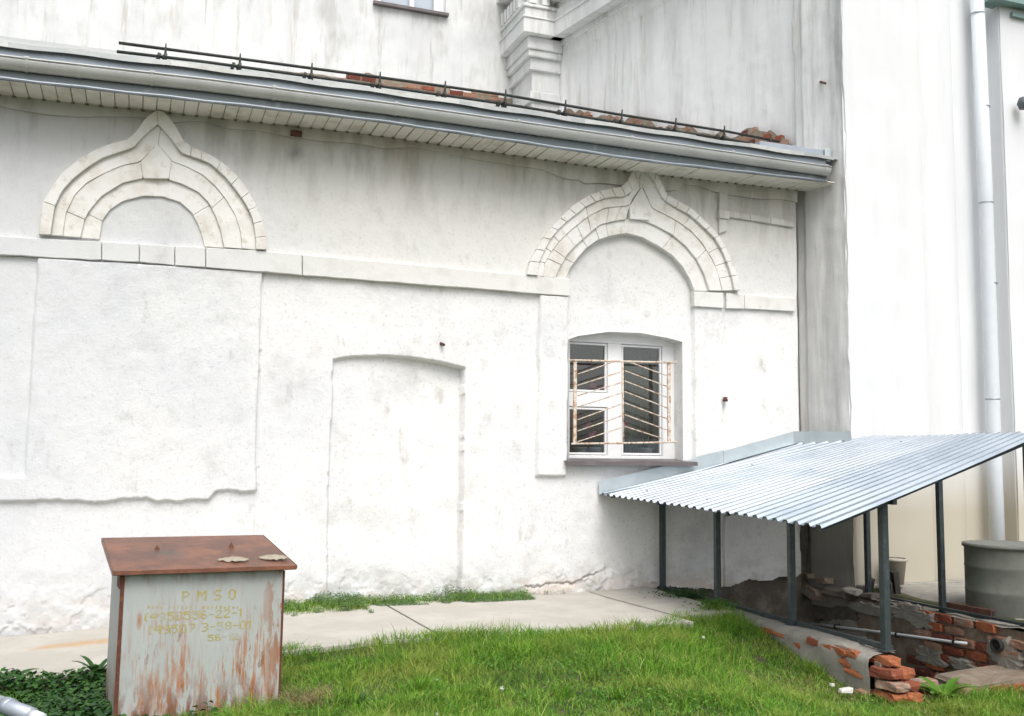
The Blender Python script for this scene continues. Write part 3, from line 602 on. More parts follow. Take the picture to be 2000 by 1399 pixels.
# roof
ZR = lambda x: gzf(x)+.115
SLP = math.tan(math.radians(21.5))
rf = node('roof', annex, (3, 3, 6))
def roofz(x, y): return ZR(x) + (y+.50)*SLP
v = []; ys_ = [-.50, 6.6]
xsr = [-2.7]+[i*.5-2 for i in range(20)]
mb = MB(); nr = 12
for i in range(nr+1):
    y = -.49 + 7.1*i/nr; xr_ = BX+BS*y+.05
    for j in range(13):
        x = -3.2+(xr_+3.2)*j/12; mb.v.append((x, y, roofz(x, -.5)+(y+.5)*SLP + .01*float(vn(x, y, 1.1, 3))))
mb.f = [(i*13+j, i*13+j+1, (i+1)*13+j+1, (i+1)*13+j) for i in range(nr) for j in range(12)]
obj('roof_sheet', mb, ROOFM, rf, fix=False)
x = -2.7; k = 0
while x < 7.55:                                   # eaves strips, each lapped on the next
    x2 = min(x+random.uniform(.66, .78), 7.66); z = .018+.006*(k % 2)
    mb = MB(); y0 = -.515; y1 = -.30+random.uniform(-.02, .02); n2 = 4; v = []
    for i in range(n2+1):
        xx = x+(x2-x)*i/n2; w = .006*math.sin(xx*7)
        v += [(xx, y0, ZR(xx)-.012+w), (xx, y0+.002, ZR(xx)+.012+z+w), (xx, y1, ZR(xx)+(y1+.5)*SLP+z), (xx, y1, ZR(xx)+(y1+.5)*SLP+z-.01)]
    mb.add(v, [(i*4+a, i*4+(a+1) % 4, i*4+4+(a+1) % 4, i*4+4+a) for i in range(n2) for a in range(4)] + [(0, 1, 2, 3), tuple(n2*4+e for e in (3, 2, 1, 0))])
    obj('eaves_sheet', mb, [ROOFM, ROOFW][k % 3 == 1], rf); x = x2-.02; k += 1
# pale wide flashing at the far left end
mb = MB(); v = []
for i in range(9):
    xx = -3.0+ (W(250, 90, -.2)[0]+3.0)*i/8; v += [(xx, -.26, roofz(xx, -.26)+.03), (xx, .35, roofz(xx, .35)+.05+.02*math.sin(i*2))]
mb.add(v, [(i*2, i*2+1, i*2+3, i*2+2) for i in range(8)]); obj('flashing', mb, ROOFW, rf, fix=False)
# the blunt tin box where the eaves meet the angled wall
a = W(1487, 290, -.42); b = W(1618, 300, -.42)
mb = MB().box((a[0], -.40, a[2]-.02), (b[0]-.05, -.10, a[2]+.10)); obj('eaves_end_box', mb, FASC, rf, bevel=.012)
obj('eaves_end_cap', MB().box((b[0]-.05, -.44, a[2]-.05), (b[0]+.03, -.08, a[2]+.115)), FLASH, rf, bevel=.015)
# snow guard
sg = node('snow_guard', annex, (4, -.1, 5.2))
up_px = [(232, 84), (400, 106), (740, 151), (983, 185), (1210, 224), (1420, 257), (1522, 277)]; lo_px = [(228, 101), (400, 121), (740, 168), (983, 203), (1210, 240), (1420, 272), (1515, 290)]
YSG = -.22
obj('rail', MB().tube([W(*p, YSG) for p in up_px], .016, 8), BLACKP, sg, smooth=True); obj('rail', MB().tube([W(*p, YSG) for p in lo_px], .016, 8), BLACKP, sg, smooth=True)
for p in (320, 465, 605, 738, 865, 983, 1100, 1210, 1315, 1410, 1500):
    yu = np.interp(p, [a for a, b in up_px], [b for a, b in up_px]); yl = np.interp(p, [a for a, b in lo_px], [b for a, b in lo_px])
    tp = W(p+4, yu-9, YSG); lp = W(p, yl+6, YSG); m_ = W(p-7, yl, YSG-.04)
    mb = MB().prism([(lp[0]-.012, YSG-.02, lp[2]-.05), (lp[0]+.03, YSG-.02, lp[2]-.05), (tp[0]+.006, YSG-.02, tp[2]), (tp[0]-.004, YSG-.02, tp[2])], (0, .012, 0))
    mb.box((lp[0]-.05, YSG-.05, lp[2]-.06), (lp[0]+.04, YSG+.16, lp[2]-.045)); mb.tube([m_-np.array([.03, 0, -.004]), m_+np.array([.0, 0, -.004])], .042, 8)
    mb.tube([m_+np.array([.035, -.03, -.01]), m_+np.array([.062, -.03, -.01])], .042, 8); mb.tube([lp+np.array([.0, -.05, .02]), lp+np.array([.0, .03, .02])], .020, 6)
    obj('bracket', mb, BLACKP, sg)
# small ironwork on the wall
obj('anchor_bolt', MB().tube([W(861, 671), W(862, 673)+np.array([.01, -.06, -.01])], .016, 8), IRON, annex)
obj('insulator', MB().lathe(W(1412, 780)-np.array([0, .05, .03]), [(.0, 0), (.028, .0), (.034, .02), (.022, .035), (.03, .05), (.0, .058)], 12), IRON, annex, smooth=True)
obj('vent_stub', MB().box(W(567, 266, -.03), W(590, 256, -.06)), IRON, annex)

# ================================================================ church behind and to the right
ch = thing('church', 'tall white church with moulded corner pier and bright pilastered front beyond the eaves', 'building', (7.6, 4, 0))
YU = 6.3
def up_wall():
    xs = np.arange(-4, 6.6, .06); zs = np.arange(6.0, 12.5, .06); X, Z = np.meshgrid(xs, zs, indexing='ij')
    wx0, wx1 = W(735, 0, YU)[0], W(868, 0, YU)[0]; wz = W(800, 12, YU)[2]
    D = .02*fbm(X, Z, 1.2, 71, 3)+.004*fbm(X, Z, .15, 75, 2)
    cut = (X > wx0) & (X < wx1) & (Z > wz) & (Z < wz+1.6)
    kq = ~(cut[:-1, :-1] | cut[1:, :-1] | cut[:-1, 1:] | cut[1:, 1:])
    o = quads('upper_wall', np.stack([X, YU-D, Z], -1).reshape(-1, 3), gridfaces(len(xs), len(zs), kq), CHUR, ch, True); o.location = Vector(-WL[ch.name])
    uw = node('upper_window', ch, ((wx0+wx1)/2, YU, wz)); mb = MB()
    mb.box((wx0-.05, YU+.1, wz-.05), (wx0+.10, YU+.25, wz+1.6)); mb.box((wx1-.16, YU+.1, wz-.05), (wx1+.05, YU+.25, wz+1.6)); mb.box((wx0+.62, YU+.1, wz), (wx0+.7, YU+.25, wz+1.6))
    obj('frame', mb, FRAME, uw)
    obj('pane', MB().box((wx0, YU+.20, wz), (wx1, YU+.21, wz+1.6)), FASC, uw)
    obj('sill', MB().add([(wx0-.06, YU-.10, wz-.05), (wx1+.06, YU-.10, wz-.05), (wx1+.06, YU+.2, wz+.03), (wx0-.06, YU+.2, wz+.03), (wx0-.06, YU-.10, wz-.10), (wx1+.06, YU-.10, wz-.10), (wx1+.06, YU, wz-.10), (wx0-.06, YU, wz-.10)],
                         [(0, 1, 2, 3), (0, 4, 5, 1), (4, 7, 6, 5), (1, 5, 6), (0, 7, 4)]), SILL, uw, fix=False)
up_wall()
def bside():
    ys = np.arange(-.61, 5.5, .03); zs = np.arange(-.2, 12.5, .04); Yg, Z = np.meshgrid(ys, zs, indexing='ij')
    p0 = BW(1101, 150)[1]; p1 = BW(1545, 150)[1]; i0 = BW(1112, 150)[1]; i1 = BW(1553, 150)[1]
    zt1 = BW(1103, 90)[2]; zt2 = zt1-.17
    Yw = Yg + .008*fbm(Yg, Z, .5, 81, 3)
    D = np.zeros_like(Yg); m1 = (Yw < p0) & (Yw > p1) & (Z < zt1); m2 = (Yw < i0) & (Yw > p1-.12) & (Z < zt2)
    D[m1] = -.05; D[m2 & (Yw > p1)] = -.10; D[(Yw > p1-.16) & (Yw <= p1) & (Z < zt1)] = -.03
    D += .010*fbm(Yg, Z, .8, 82, 3) + .003*fbm(Yg, Z, .12, 85, 2)
    D[(Yg < -.52)] += .012*fbm(Yg, Z, .3, 86, 3)[(Yg < -.52)]
    X = BX+BS*Yg - D
    o = quads('side_wall', np.stack([X, Yg, Z], -1).reshape(-1, 3), gridfaces(len(ys), len(zs)), CHURB, ch, True); o.location = Vector(-WL[ch.name])
bside()
# corner pier with capital
cp = node('corner_pier', ch, (6.4, 5.8, 8))
YP = 5.35; cx0 = W(1040, 80, YP)[0]; cx1 = W(1068, 80, YP)[0]+.25
zz = lambda p: W(1042, p, YP)[2]
def lvl(p0, p1, e, name='capital_moulding', mat=CHUR):
    obj(name, MB().box((cx0-e, YP-e*.9, zz(p1)), (cx1, YU+.1, zz(p0))), mat, cp, bevel=.01)
lvl(137, 260, 0, 'pier_shaft')
for a, b, e in ((-120, -30, .34), (-30, 20, .12), (20, 26, .26), (26, 44, .22), (44, 48, .27), (48, 76, .25), (76.5, 99, .12), (99, 101, .14), (101, 113, .10), (113, 115, .12), (115, 135, .05), (135, 139, .07), (180, 200, .05)): lvl(a, b, e)
for k in range(6):
    y = YP+.0+k*.155; obj('dentil', MB().box((cx0-.27, y, zz(19)), (cx0-.10, y+.085, zz(-6))), CHUR, cp)
for k in range(2):
    x = cx0-.16+k*.24; obj('dentil', MB().box((x, YP-.24, zz(19)), (x+.14, YP-.09, zz(-8))), CHUR, cp)
co = node('cornice', ch, (7, 3, 9))
def bmould(p0, p1, e, ya=YP+.05, yb=-.61):
    z0, z1 = zz(p1), zz(p0); xa, xb = BX+BS*ya, BX+BS*yb
    obj('cornice_moulding', MB().hull8([(xa-e, ya, z0), (xb-e, yb, z0), (xb+.1, yb, z0), (xa+.1, ya, z0)], [(xa-e, ya, z1), (xb-e, yb, z1), (xb+.1, yb, z1), (xa+.1, ya, z1)]), CHUR, co)
for a, b, e in ((-60, 8, .40), (8, 24, .16), (24, 44, .20), (44, 48, .26), (48, 76, .24), (76.5, 84, .05)): bmould(a, b, e)
# exposed bricks where plaster fell off above the roof
exb = node('exposed_masonry', ch, (5, 6.2, 7.8))
bmesh_ = []
for k in range(4):
    for l_ in (.125, .06): m_ = MB().box((-l_, -.03, -.034), (l_-.01, .03, .034), .005); me = mesh('brick', m_.v, m_.f, BRK[k]); fixn(me); bmesh_.append(me)
v = []; xa_, xb_ = W(540, 160, YU)[0], W(1000, 190, YU)[0]; n = 70
for i in range(n+1):
    xx = xa_+(xb_-xa_)*i/n; h = .09+.09*float(fbm(xx, 0, .35, 201, 3)) + .09*(i/n); h *= min(1, i/25)
    v += [(xx, YU-.012, roofz(xx, YU)-.1), (xx, YU-.012, roofz(xx, YU)+max(.02, h))]
obj('mortar_bed', MB().add(v, [(i*2, i*2+1, i*2+3, i*2+2) for i in range(n)]), MORT, exb, fix=False)
v = []; n = 90; hB = []
for i in range(n+1):
    yy = 5.2-5.05*i/n; xb = BX+BS*yy-.013; h = (.12+.09*float(fbm(yy, 0, .3, 205, 3)) + (.10*max(0, 1-abs(yy-.55)/.5)))*float(sstep(.12, .35, yy)); hB.append((yy, max(.03, h)))
    v += [(xb, yy, roofz(xb, yy)-.1), (xb, yy, roofz(xb, yy)+max(.03, h))]
obj('mortar_bed', MB().add(v, [(i*2, i*2+1, i*2+3, i*2+2) for i in range(n)]), MORT, exb, fix=False)
hfn = lambda y: float(np.interp(-y, [-a for a, b in hB], [b for a, b in hB]))
for r in range(3):
    xx = xa_+.9+(r % 2)*.12
    while xx < xb_-.1:
        zr_ = roofz(xx, YU)+.01+r*.078; h = .13+.07*float(fbm(xx, 0, .35, 201, 3))+.08*(xx-xa_)/(xb_-xa_)
        if r*.078+.04 < h and random.random() < .4: inst('brick', bmesh_[random.randrange(3)*2], exb, (xx, YU+.008, zr_), (0, random.uniform(-.03, .03), 0))
        xx += .262
for r in range(110):                    # level courses meeting the sloping roof line
    z = 4.98+r*.078; yy = 5.1-(r % 2)*.07
    while yy > -.05:
        xb = BX+BS*yy; rz0 = roofz(xb, yy); 
        if rz0-.06 < z < rz0+hfn(yy)-.02 and random.random() < .6: inst('brick', bmesh_[random.choice((1, 3, 5, 5, 3))], exb, (xb+.014, yy, z), (0, 0, math.radians(100.8)))
        yy -= .13
obj('hook', MB().tube([BW(1602, 160), BW(1612, 163, .10)], .014, 6), IRON, ch)
# bright front: pilasters and half column, facing the camera
YK = -.61
fr = node('front_wall', ch, (10, -.5, 4))
XC = BX+BS*YK
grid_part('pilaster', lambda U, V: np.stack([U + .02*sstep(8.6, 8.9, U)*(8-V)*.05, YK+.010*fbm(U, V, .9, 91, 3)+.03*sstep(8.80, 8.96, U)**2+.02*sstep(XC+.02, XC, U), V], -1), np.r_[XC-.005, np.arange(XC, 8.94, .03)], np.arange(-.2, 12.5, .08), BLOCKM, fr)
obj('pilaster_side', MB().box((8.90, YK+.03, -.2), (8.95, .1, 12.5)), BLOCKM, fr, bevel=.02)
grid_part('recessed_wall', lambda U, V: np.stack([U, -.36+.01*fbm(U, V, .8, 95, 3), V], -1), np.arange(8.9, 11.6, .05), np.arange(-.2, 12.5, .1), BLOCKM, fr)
mb = MB(); n = 22; cxx = 9.30; v = []
for z in (-.2, 4, 8, 12.5): v += [(cxx-.34*math.cos(math.pi*k/(n-1)), -.36-.16*math.sin(math.pi*k/(n-1)), z) for k in range(n)]
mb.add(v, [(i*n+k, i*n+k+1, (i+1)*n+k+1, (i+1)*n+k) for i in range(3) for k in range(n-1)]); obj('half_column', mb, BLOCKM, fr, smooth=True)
xq = W(1966, 400, YK)[0]
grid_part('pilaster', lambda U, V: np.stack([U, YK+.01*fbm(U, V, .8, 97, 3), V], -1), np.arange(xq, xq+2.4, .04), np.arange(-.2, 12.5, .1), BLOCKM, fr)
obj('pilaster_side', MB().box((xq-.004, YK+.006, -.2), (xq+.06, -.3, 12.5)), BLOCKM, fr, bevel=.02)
obj('eaves_ledge', MB().box((W(1936, 0, -.72)[0], -.76, W(1936, -2, -.72)[2]), (13, -.5, W(1936, -2, -.72)[2]+.12)), TEAL, fr)
xg = W(1972, 30, YK)[0]; zg = W(1972, 34, YK)[2]
obj('panel_ledge', MB().box((xg, YK-.05, zg), (xg+1.2, YK, zg+.06)), TEAL, fr)
obj('wall_lamp', MB().lathe(W(2000, 202, -.75), [(0, -.09), (.06, -.07), (.085, 0), (.06, .07), (0, .09)], 14), FASD, fr, smooth=True)
obj('base_course', MB().box((XC+.02, YK-.07, -.1), (12, YK+.05, .10)), CEM, fr, bevel=.01)
dp = node('drainpipe', ch, (9.9, -.6, 4))
q0 = W(1906, -60, -.55); q1 = W(1943, 900, -.55); q2 = q1+np.array([.0, 0, -1.3]); obj('pipe', MB().tube([q0, W(1926, 397, -.55), q1, q2], .085, 20), PIPEM, dp, smooth=True)
for p, yv in ((1909, 28), (1919, 210), (1926, 397), (1934, 554), (1939, 780)):
    c = W(p, yv, -.55); obj('pipe_collar', MB().lathe(c, [(.0855, -.010), (.089, -.006), (.089, .006), (.0855, .010)], 20), FASC, dp, smooth=True)

# ================================================================ stairwell
fl = tag(quads('stairwell_floor', np.array([(5.5, 0.2, -1.25), (7.9, .2, -1.25), (7.9, -1.2, -1.2), (5.5, -1.2, -1.2)]), np.array([[0, 1, 2, 3]]), CEMD), kind='structure')
# left low wall, cement rendered, broken brick end
lw = thing('low_rendered_wall', 'low grey cement wall with broken brick end carrying the front canopy posts', 'wall', (5.5, -1.9, -.3))
def lowwall():
    ys = np.arange(-3.62, .03, .035); prof = [(5.36, -.7), (5.375, -.4), (5.385, -.15), (5.39, -.02), (5.40, .022), (5.44, .045), (5.50, .055), (5.60, .058), (5.66, .05), (5.68, .0), (5.68, -1.3)]
    V = []
    for y in ys:
        for k, (x, z) in enumerate(prof):
            n1 = float(fbm(y*1.0, z*2+k, .35, 101, 3)); chip = .025*max(0, float(fbm(y, k*.05, .22, 103, 3))-.25) if k in (3, 4, 5) else 0
            V.append((x+.016*n1+chip*1.4+.006*float(vn(y, z, .07, 109)), y, z+.014*n1*(k > 2)-chip+ (-.02 if y < -3.3 and k > 2 else 0)))
    m = len(prof); o = quads('wall_core', np.array(V), gridfaces(len(ys), m), CEM, lw); o.location = Vector(-WL[lw.name])
    obj('end_core', MB().box((5.44, -3.66, -.6), (5.65, -3.60, -.03), .01), MORT, lw)
lowwall()
def brick_mesh(l, w, h, mat, j=.01):
    import bmesh
    m_ = MB().box((-l/2, -w/2, -h/2), (l/2, w/2, h/2)); me = mesh('brick', m_.v, m_.f, mat); bm = bmesh.new(); bm.from_mesh(me)
    bmesh.ops.subdivide_edges(bm, edges=bm.edges[:], cuts=1, use_grid_fill=True); bmesh.ops.recalc_face_normals(bm, faces=bm.faces)
    for v in bm.verts:
        q = (abs(v.co.x) > l*.4)+(abs(v.co.y) > w*.4)+(abs(v.co.z) > h*.4); k_ = {3: .90, 2: .97}.get(q, 1.0)
        v.co = Vector((v.co.x*(k_ if q == 3 else 1), v.co.y*k_, v.co.z*k_))+Vector([random.uniform(-j, j)*.7 for _ in range(3)])
    bm.to_mesh(me); bm.free(); return me
LB = [brick_mesh(.25, .12, .07, m_, .012) for m_ in (BRK[3], BRK[2], BRK[0], BRK[3])]
def lb(px, py, x, rz=0, k=0, sc=(1, 1, 1)):
    p = XP(px, py, x); return inst('brick', LB[k], lw, p, (random.uniform(-.06, .06), random.uniform(-.06, .06), rz), sc)
for r in range(6):
    z = -.015-r*.082; out = (-.02, .03, .10, .12, .13, .14)[r]
    for c_ in range(2 if r else 1):
        inst('brick', LB[(r*2+c_+(r > 1)) % 4], lw, (5.475+c_*.135+(.05 if r == 0 else 0), -3.64-out+random.uniform(-.03, .03), z), (random.uniform(-.05, .05), random.uniform(-.05, .05), math.pi/2+random.uniform(-.12, .12)), (random.uniform(.85, 1.05), 1.1, random.uniform(.85, 1.05)))
for y_, z_, k_ in ((-3.30, .005, 1), (-3.42, -.03, 3), (-3.36, -.10, 0)): inst('brick', LB[k_], lw, (5.425, y_, z_), (.1, random.uniform(-.1, .1), math.pi/2), (1, .5, .7))
lb(1745, 1352, 5.56, .5, 0, (.7, .9, .8)); lb(1690, 1352, 5.40, .3, 1, (.6, .8, .6))
for k, (px_, py_) in enumerate(((1415, 1210), (1442, 1217), (1470, 1226), (1500, 1234), (1528, 1243), (1590, 1253), (1618, 1262), (1640, 1270), (1664, 1279), (1480, 1240), (1655, 1296), (1560, 1262), (1672, 1312))): inst('brick', LB[(3, 2, 3, 0)[k % 4]], lw, XP(px_, py_, 5.412)+np.array([0, 0, random.uniform(-.01, .01)]), (random.uniform(-.1, .1), random.uniform(-.1, .1), 1.57+random.uniform(-.08, .08)), (random.uniform(.4, .9), .5, random.uniform(.45, .8)))
# right wall of the stairwell, bare brick
rw = thing('brick_retaining_wall', 'crumbling red brick retaining wall with patches of grey cement under the canopy', 'wall', (7.8, -2.3, -.5))
grid_part('wall_core', lambda U, V: np.stack([7.735+.02*fbm(U, V, .25, 111, 4), U, V], -1), np.arange(-5.2, .0, .04), np.arange(-1.4, .0, .04), MORT, rw)
grid_part('wall_top', lambda U, V: np.stack([V, U, -.005+.022*fbm(U, V, .3, 115, 4)-.02*sstep(7.76, 7.70, V)], -1), np.arange(-5.2, .0, .05), np.arange(7.70, 8.05, .05), CEM, rw)
RBm = [brick_mesh(.245, .07, .082, m_, .007) for m_ in (BRK[0], BRK[1], BRK[2], BRK[1], BRK[0], BRK[3], BRK[1], BRK[2])]
def bare(y, z):                        # where the cement render has come off
    return float(fbm(y, z, .55, 121, 3)) + (.5 if y < -1.7 else -1.2+(-.1-y)*.7) - .55*sstep(-.12, -.02, z)
for r in range(9):
    z = -.06-r*.098; y = -.9-(r % 2)*.135
    while y > -4.6:
        if bare(y, z) > .05 and random.random() > .05:
            o = inst('brick', RBm[random.randrange(8)], rw, (7.715+random.uniform(-.012, .02), y, z), (random.uniform(-.02, .02), random.uniform(-.03, .03), math.pi/2+random.uniform(-.03, .03)), (random.uniform(.88, 1.02), 1, random.uniform(.9, 1.03)))
        y -= .27
def blob(name, cy, cz, ry, rz_, par, x=7.70, th=.022, mat=CEM, seed=0):
    n = 34; v = [(x-th*.8, cy, cz)]; rr = []
    for k in range(n):
        a = 2*math.pi*k/n; q = 1+.35*float(vn(math.cos(a)*2, math.sin(a)*2, 1, seed))+.22*float(vn(math.cos(a)*7, math.sin(a)*7, 1, seed+9)); rr.append((cy+ry*q*math.cos(a), cz+rz_*q*math.sin(a)))
    v += [(x-th*.85+random.uniform(-.004, .004), cy+(a-cy)*.8, cz+(b-cz)*.8) for a, b in rr] + [(x-th*.3, a, b) for a, b in rr] + [(x+.04, a, b) for a, b in rr]
    f = [(0, 1+k, 1+(k+1) % n) for k in range(n)]
    for q in range(2): f += [(1+q*n+k, 1+(q+1)*n+k, 1+(q+1)*n+(k+1) % n, 1+q*n+(k+1) % n) for k in range(n)]
    return obj(name, MB().add(v, f), mat, par, smooth=False)
for k, (px_, py_, a, b) in enumerate([(1770, 1195, .30, .09), (1800, 1212, .22, .10), (1818, 1282, .20, .10), (1960, 1280, .20, .16), (1600, 1190, .7, .2), (1700, 1190, .35, .07), (1880, 1300, .2, .07), (1650, 1230, .35, .12)]):
    c = XP(px_, py_, 7.70); blob('cement_patch', c[1], c[2], a, b, rw, seed=k+3, mat=CEM if k != 4 else CEMD)
c = XP(1955, 1260, 7.70); obj('drain_stub', MB().lathe((0, 0, 0), [(.0, 0), (.06, .0), (.07, .04), (.05, .05), (.045, .02)], 16), DKCL, rw, smooth=True)
o = rw.children[-1]
for o in [q for q in bpy.data.objects if q.name.startswith('drain_stub')]: o.rotation_euler = (0, -math.pi/2, 0); o.location = Vector(c-np.array([.05, 0, 0])-WL[rw.name])
# crumbled masonry ledge in the corner of the two walls
cm = node('corner_masonry', rw, (7.4, -.1, 0))
CMB = [brick_mesh(.34, .22, .12, m_, .03) for m_ in (CEMD, MORT, CEM)]
for k, q in enumerate(((1592, 1150, 1.1), (1640, 1152, 1.0), (1566, 1165, .9), (1610, 1128, .6), (1665, 1150, .6), (1700, 1158, .6), (1580, 1118, .5))):
    inst('masonry_lump', CMB[(k+1) % 3 if k != 1 else 0], cm, XP(q[0], q[1]+6, 7.62), (random.uniform(-.15, .15), random.uniform(-.15, .15), 1.5+random.uniform(-.3, .3)), (q[2], q[2], q[2]*.8))

# canopy
cano = thing('corrugated_canopy', 'corrugated steel canopy on dark square posts sheltering the basement stairwell', 'canopy', (6.2, -1.9, 0))
EB = W(1170, 966); EF = XP(1605, 1036, 4.83); HB = np.array([8.0, -.02, 0.]); FB = XP(2040, 853, 7.2)
FBy = EF[1]
q = W(2036, 852, EF[1]); HF = np.array([q[0], EF[1], q[2]-.0])
zb_ = W(1548, 868)[2]; xb_ = W(1548, 868)[0]; slb = (zb_-EB[2])/(xb_-EB[0]); HBk = np.array([xb_+.12, 0.0, zb_+.12*slb])
q = W(1700, 856, -.68); HK = np.array([q[0], -.68, q[2]])
def can(u, v):                         # u: 0 eave .. 1 ridge, v: 0 wall .. 1 front
    e = EB*(1-v)+EF*v
    vk = .68/3.8
    h = HBk*(1-v/vk)+HK*(v/vk) if v < vk else HK*(1-(v-vk)/(1-vk)) + HF*((v-vk)/(1-vk))
    p = e*(1-u)+h*u
    p = p.copy(); p[2] += -.012*math.sin(math.pi*u)+.006*math.sin(v*9)*u
    return p
NR = 28; H = .022
def corr(v0, v1, lift, u0=0.0, u1=1.0):
    vs = []; k0 = int(round(v0*NR)); k1 = int(round(v1*NR))
    for k in range(k0, k1):
        for t, h in ((.0, 0), (.42, 0), (.55, 1), (.87, 1)): vs.append(((k+t)/NR, h))
    vs.append((k1/NR, 0))
    us = [u0+(u1-u0)*i/10 for i in range(11)]; V = []
    for (v, h) in vs:
        for u in us: p = can(u, min(v, 1)); V.append((p[0], p[1], p[2]+h*H+lift))
    n = len(us); mb = MB(); m = len(V); mb.v = V + [(a, b, c-.0015) for a, b, c in V]
    for i in range(len(vs)-1):
        for j in range(n-1):
            a = i*n+j; mb.f.append((a, a+n, a+n+1, a+1)); mb.f.append((m+a, m+a+1, m+a+n+1, m+a+n))
    return mb
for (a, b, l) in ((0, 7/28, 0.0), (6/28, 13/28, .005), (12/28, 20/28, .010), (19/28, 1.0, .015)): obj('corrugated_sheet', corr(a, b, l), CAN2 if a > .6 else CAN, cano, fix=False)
# screws
for v in (4.7/28, 13.7/28, 21.7/28):
    for u in (.08, .5, .9):
        p = can(u, v); obj('screw', MB().lathe(p+np.array([0, 0, H+.008]), [(.013, 0), (.010, .008), (0, .010)], 8), FASD, cano)
# flashings on the wall, around the step and on the angled wall
mb = MB(); T = np.array([0, -.012, 0])
def fl_(pts, w=.0):
    v = []
    for (p, q, y) in pts: a = W(p[0], p[1], y); b = W(q[0], q[1], y); c2 = b+np.array([0, -.10, .012]); v += [a, b, c2]
    return MB().add(v, [(i*3+k, i*3+3+k, i*3+4+k, i*3+1+k) for i in range(len(pts)-1) for k in range(2)])
f1 = fl_([((1170, 940), (1170, 966), -.045), ((1358, 896), (1358, 925), -.045)]); f2 = fl_([((1358, 893), (1358, 922), -.04), ((1412, 880), (1412, 906), -.04), ((1414, 881), (1414, 905), -.05), ((1550, 843), (1550, 867), -.03)])
obj('wall_flashing', f1, FLASH, cano, fix=False); obj('wall_flashing', f2, FLASH, cano, fix=False)
va = W(1550, 843, -.03); vb = W(1550, 867, -.03); vc = BW(1662, 843, .03); vd = BW(1662, 862, .03)
obj('wall_flashing', MB().add([va, vb, vc, vd], [(0, 2, 3, 1)]), FLASH, cano, fix=False)
v = [W(1175, 950, -.06), W(1345, 912, -.06), W(1330, 925, -.30), W(1190, 962, -.30)]
# posts
def post(p_base, z0, ztop, s=.03, name='post'):
    x, y = p_base; mb = MB().box((x-s, y-s, z0), (x+s, y+s, ztop)); mb.box((x-.055, y-.055, z0), (x+.055, y+.055, z0+.008)); return obj(name, mb, POST, cano, bevel=.004)
def cz(x, y):
    v = min(1, max(0, y/EF[1])); best = min((abs(can(u/40, v)[0]-x), can(u/40, v)[2]) for u in range(41)); return best[1]-.012
PX = [(5.57, -.02), (5.57, -1.14), (5.57, -2.36), (5.57, -3.55)]
for (x, y) in PX: post((x, y-.05), .045, cz(x, y)-.035, .028 if y > -3 else .03)
for (x, y) in [(7.78, -.80), (7.78, -1.90), (7.78, -3.0)]:
    h = cz(min(x, 7.7), y); post((x, y), -.01, h-.035, .028)
# rafters and base rails
def beam(p, q, w=.02, h=.04, name='beam'):
    p = np.array(p, float); q = np.array(q, float); d = q-p; d /= np.linalg.norm(d); s = np.cross(d, (0, 0, 1)); s /= np.linalg.norm(s); n_ = np.array([0, 0, 1.])
    B_ = [p-s*w, p+s*w, q+s*w, q-s*w]; return obj(name, MB().hull8([b-n_*h for b in B_], [b for b in B_]), POST, cano)
beam((5.57, -.04, cz(5.57, 0)), (5.57, -3.74, cz(5.57, -3.74))); 
for v in (.97, .63, .3, .04): a = can(.03, v); b = can(.98, v); beam(a-np.array([0, 0, .004]), b-np.array([0, 0, .004]))
a = can(.985, .2); b = can(.985, .99); beam(a-np.array([0, 0, .042]), b-np.array([0, 0, .042]), .015, .03)
beam((5.60, -.03, .092), (5.60, -3.62, .085), .022, .04, 'base_rail'); beam((7.74, -1.0, .045), (7.74, -4.4, .04), .018, .025, 'base_rail')

# white pipe along the brick wall
wp = thing('plastic_pipe', 'thin white plastic pipe clipped along the brick stairwell wall', 'pipe', (7.6, -2, -.25))
XPp = 7.63; pts = [XP(1560, 1214, XPp), XP(1640, 1225, XPp), XP(1760, 1240, XPp), XP(1860, 1254, XPp), XP(1888, 1257, XPp)]
obj('pipe', MB().tube(pts, .015, 10), PVC, wp, smooth=True)
for p, q in ((1632, 1224), (1752, 1240), (1864, 1255)):
    c = XP(p, q, XPp); obj('clip', MB().box(c-np.array([.02, .012, .026]), c+np.array([.07, .012, .026])), DKCL, wp)
# things behind the stairwell
grid_part('path', lambda U, V: np.stack([U, V, .085+.008*fbm(U, V, .5, 171, 3)-.03*sstep(-1.5, -3.0, V)-.12*sstep(8.16, 8.0, U)], -1), np.arange(8.0, 13, .12), np.arange(-4.4, -.55, .12), CEM, None)['kind'] = 'structure'
bl = thing('water_barrel', 'large dusty grey barrel standing beyond the brick wall under the canopy edge', 'barrel', (8.23, -2.27, 0))
c = G(1972, 1200, .0)
bc = (c[0], c[1], 0.0); rB = .40
prof = [(0, 0), (rB*.97, 0), (rB, .02), (rB, .22), (rB+.005, .235), (rB, .25), (rB, .46), (rB+.005, .475), (rB, .49), (rB, .66), (rB+.006, .675), (rB+.004, .70)]
WL[bl.name] = np.array(bc); bl.location = Vector(bc)
obj('barrel_body', MB().lathe(bc, prof, 40), BARR, bl, smooth=True)
obj('barrel_lid', MB().lathe((bc[0], bc[1], .685), [(0, .03), (rB*.5, .028), (rB*.95, .015), (rB+.02, .012), (rB+.02, -.02), (rB, -.02)], 40), BARR, bl, smooth=True)
bk = thing('plastic_bucket', 'small off-white plastic bucket against the church wall behind the canopy post', 'bucket', W(1750, 1141, -.82))
cb = WL[bk.name]; obj('bucket_body', MB().lathe(cb, [(0, 0), (.085, 0), (.115, .26), (.125, .265), (.125, .28), (.108, .28), (.08, .02), (0, .02)], 24), PLAST, bk, smooth=True)
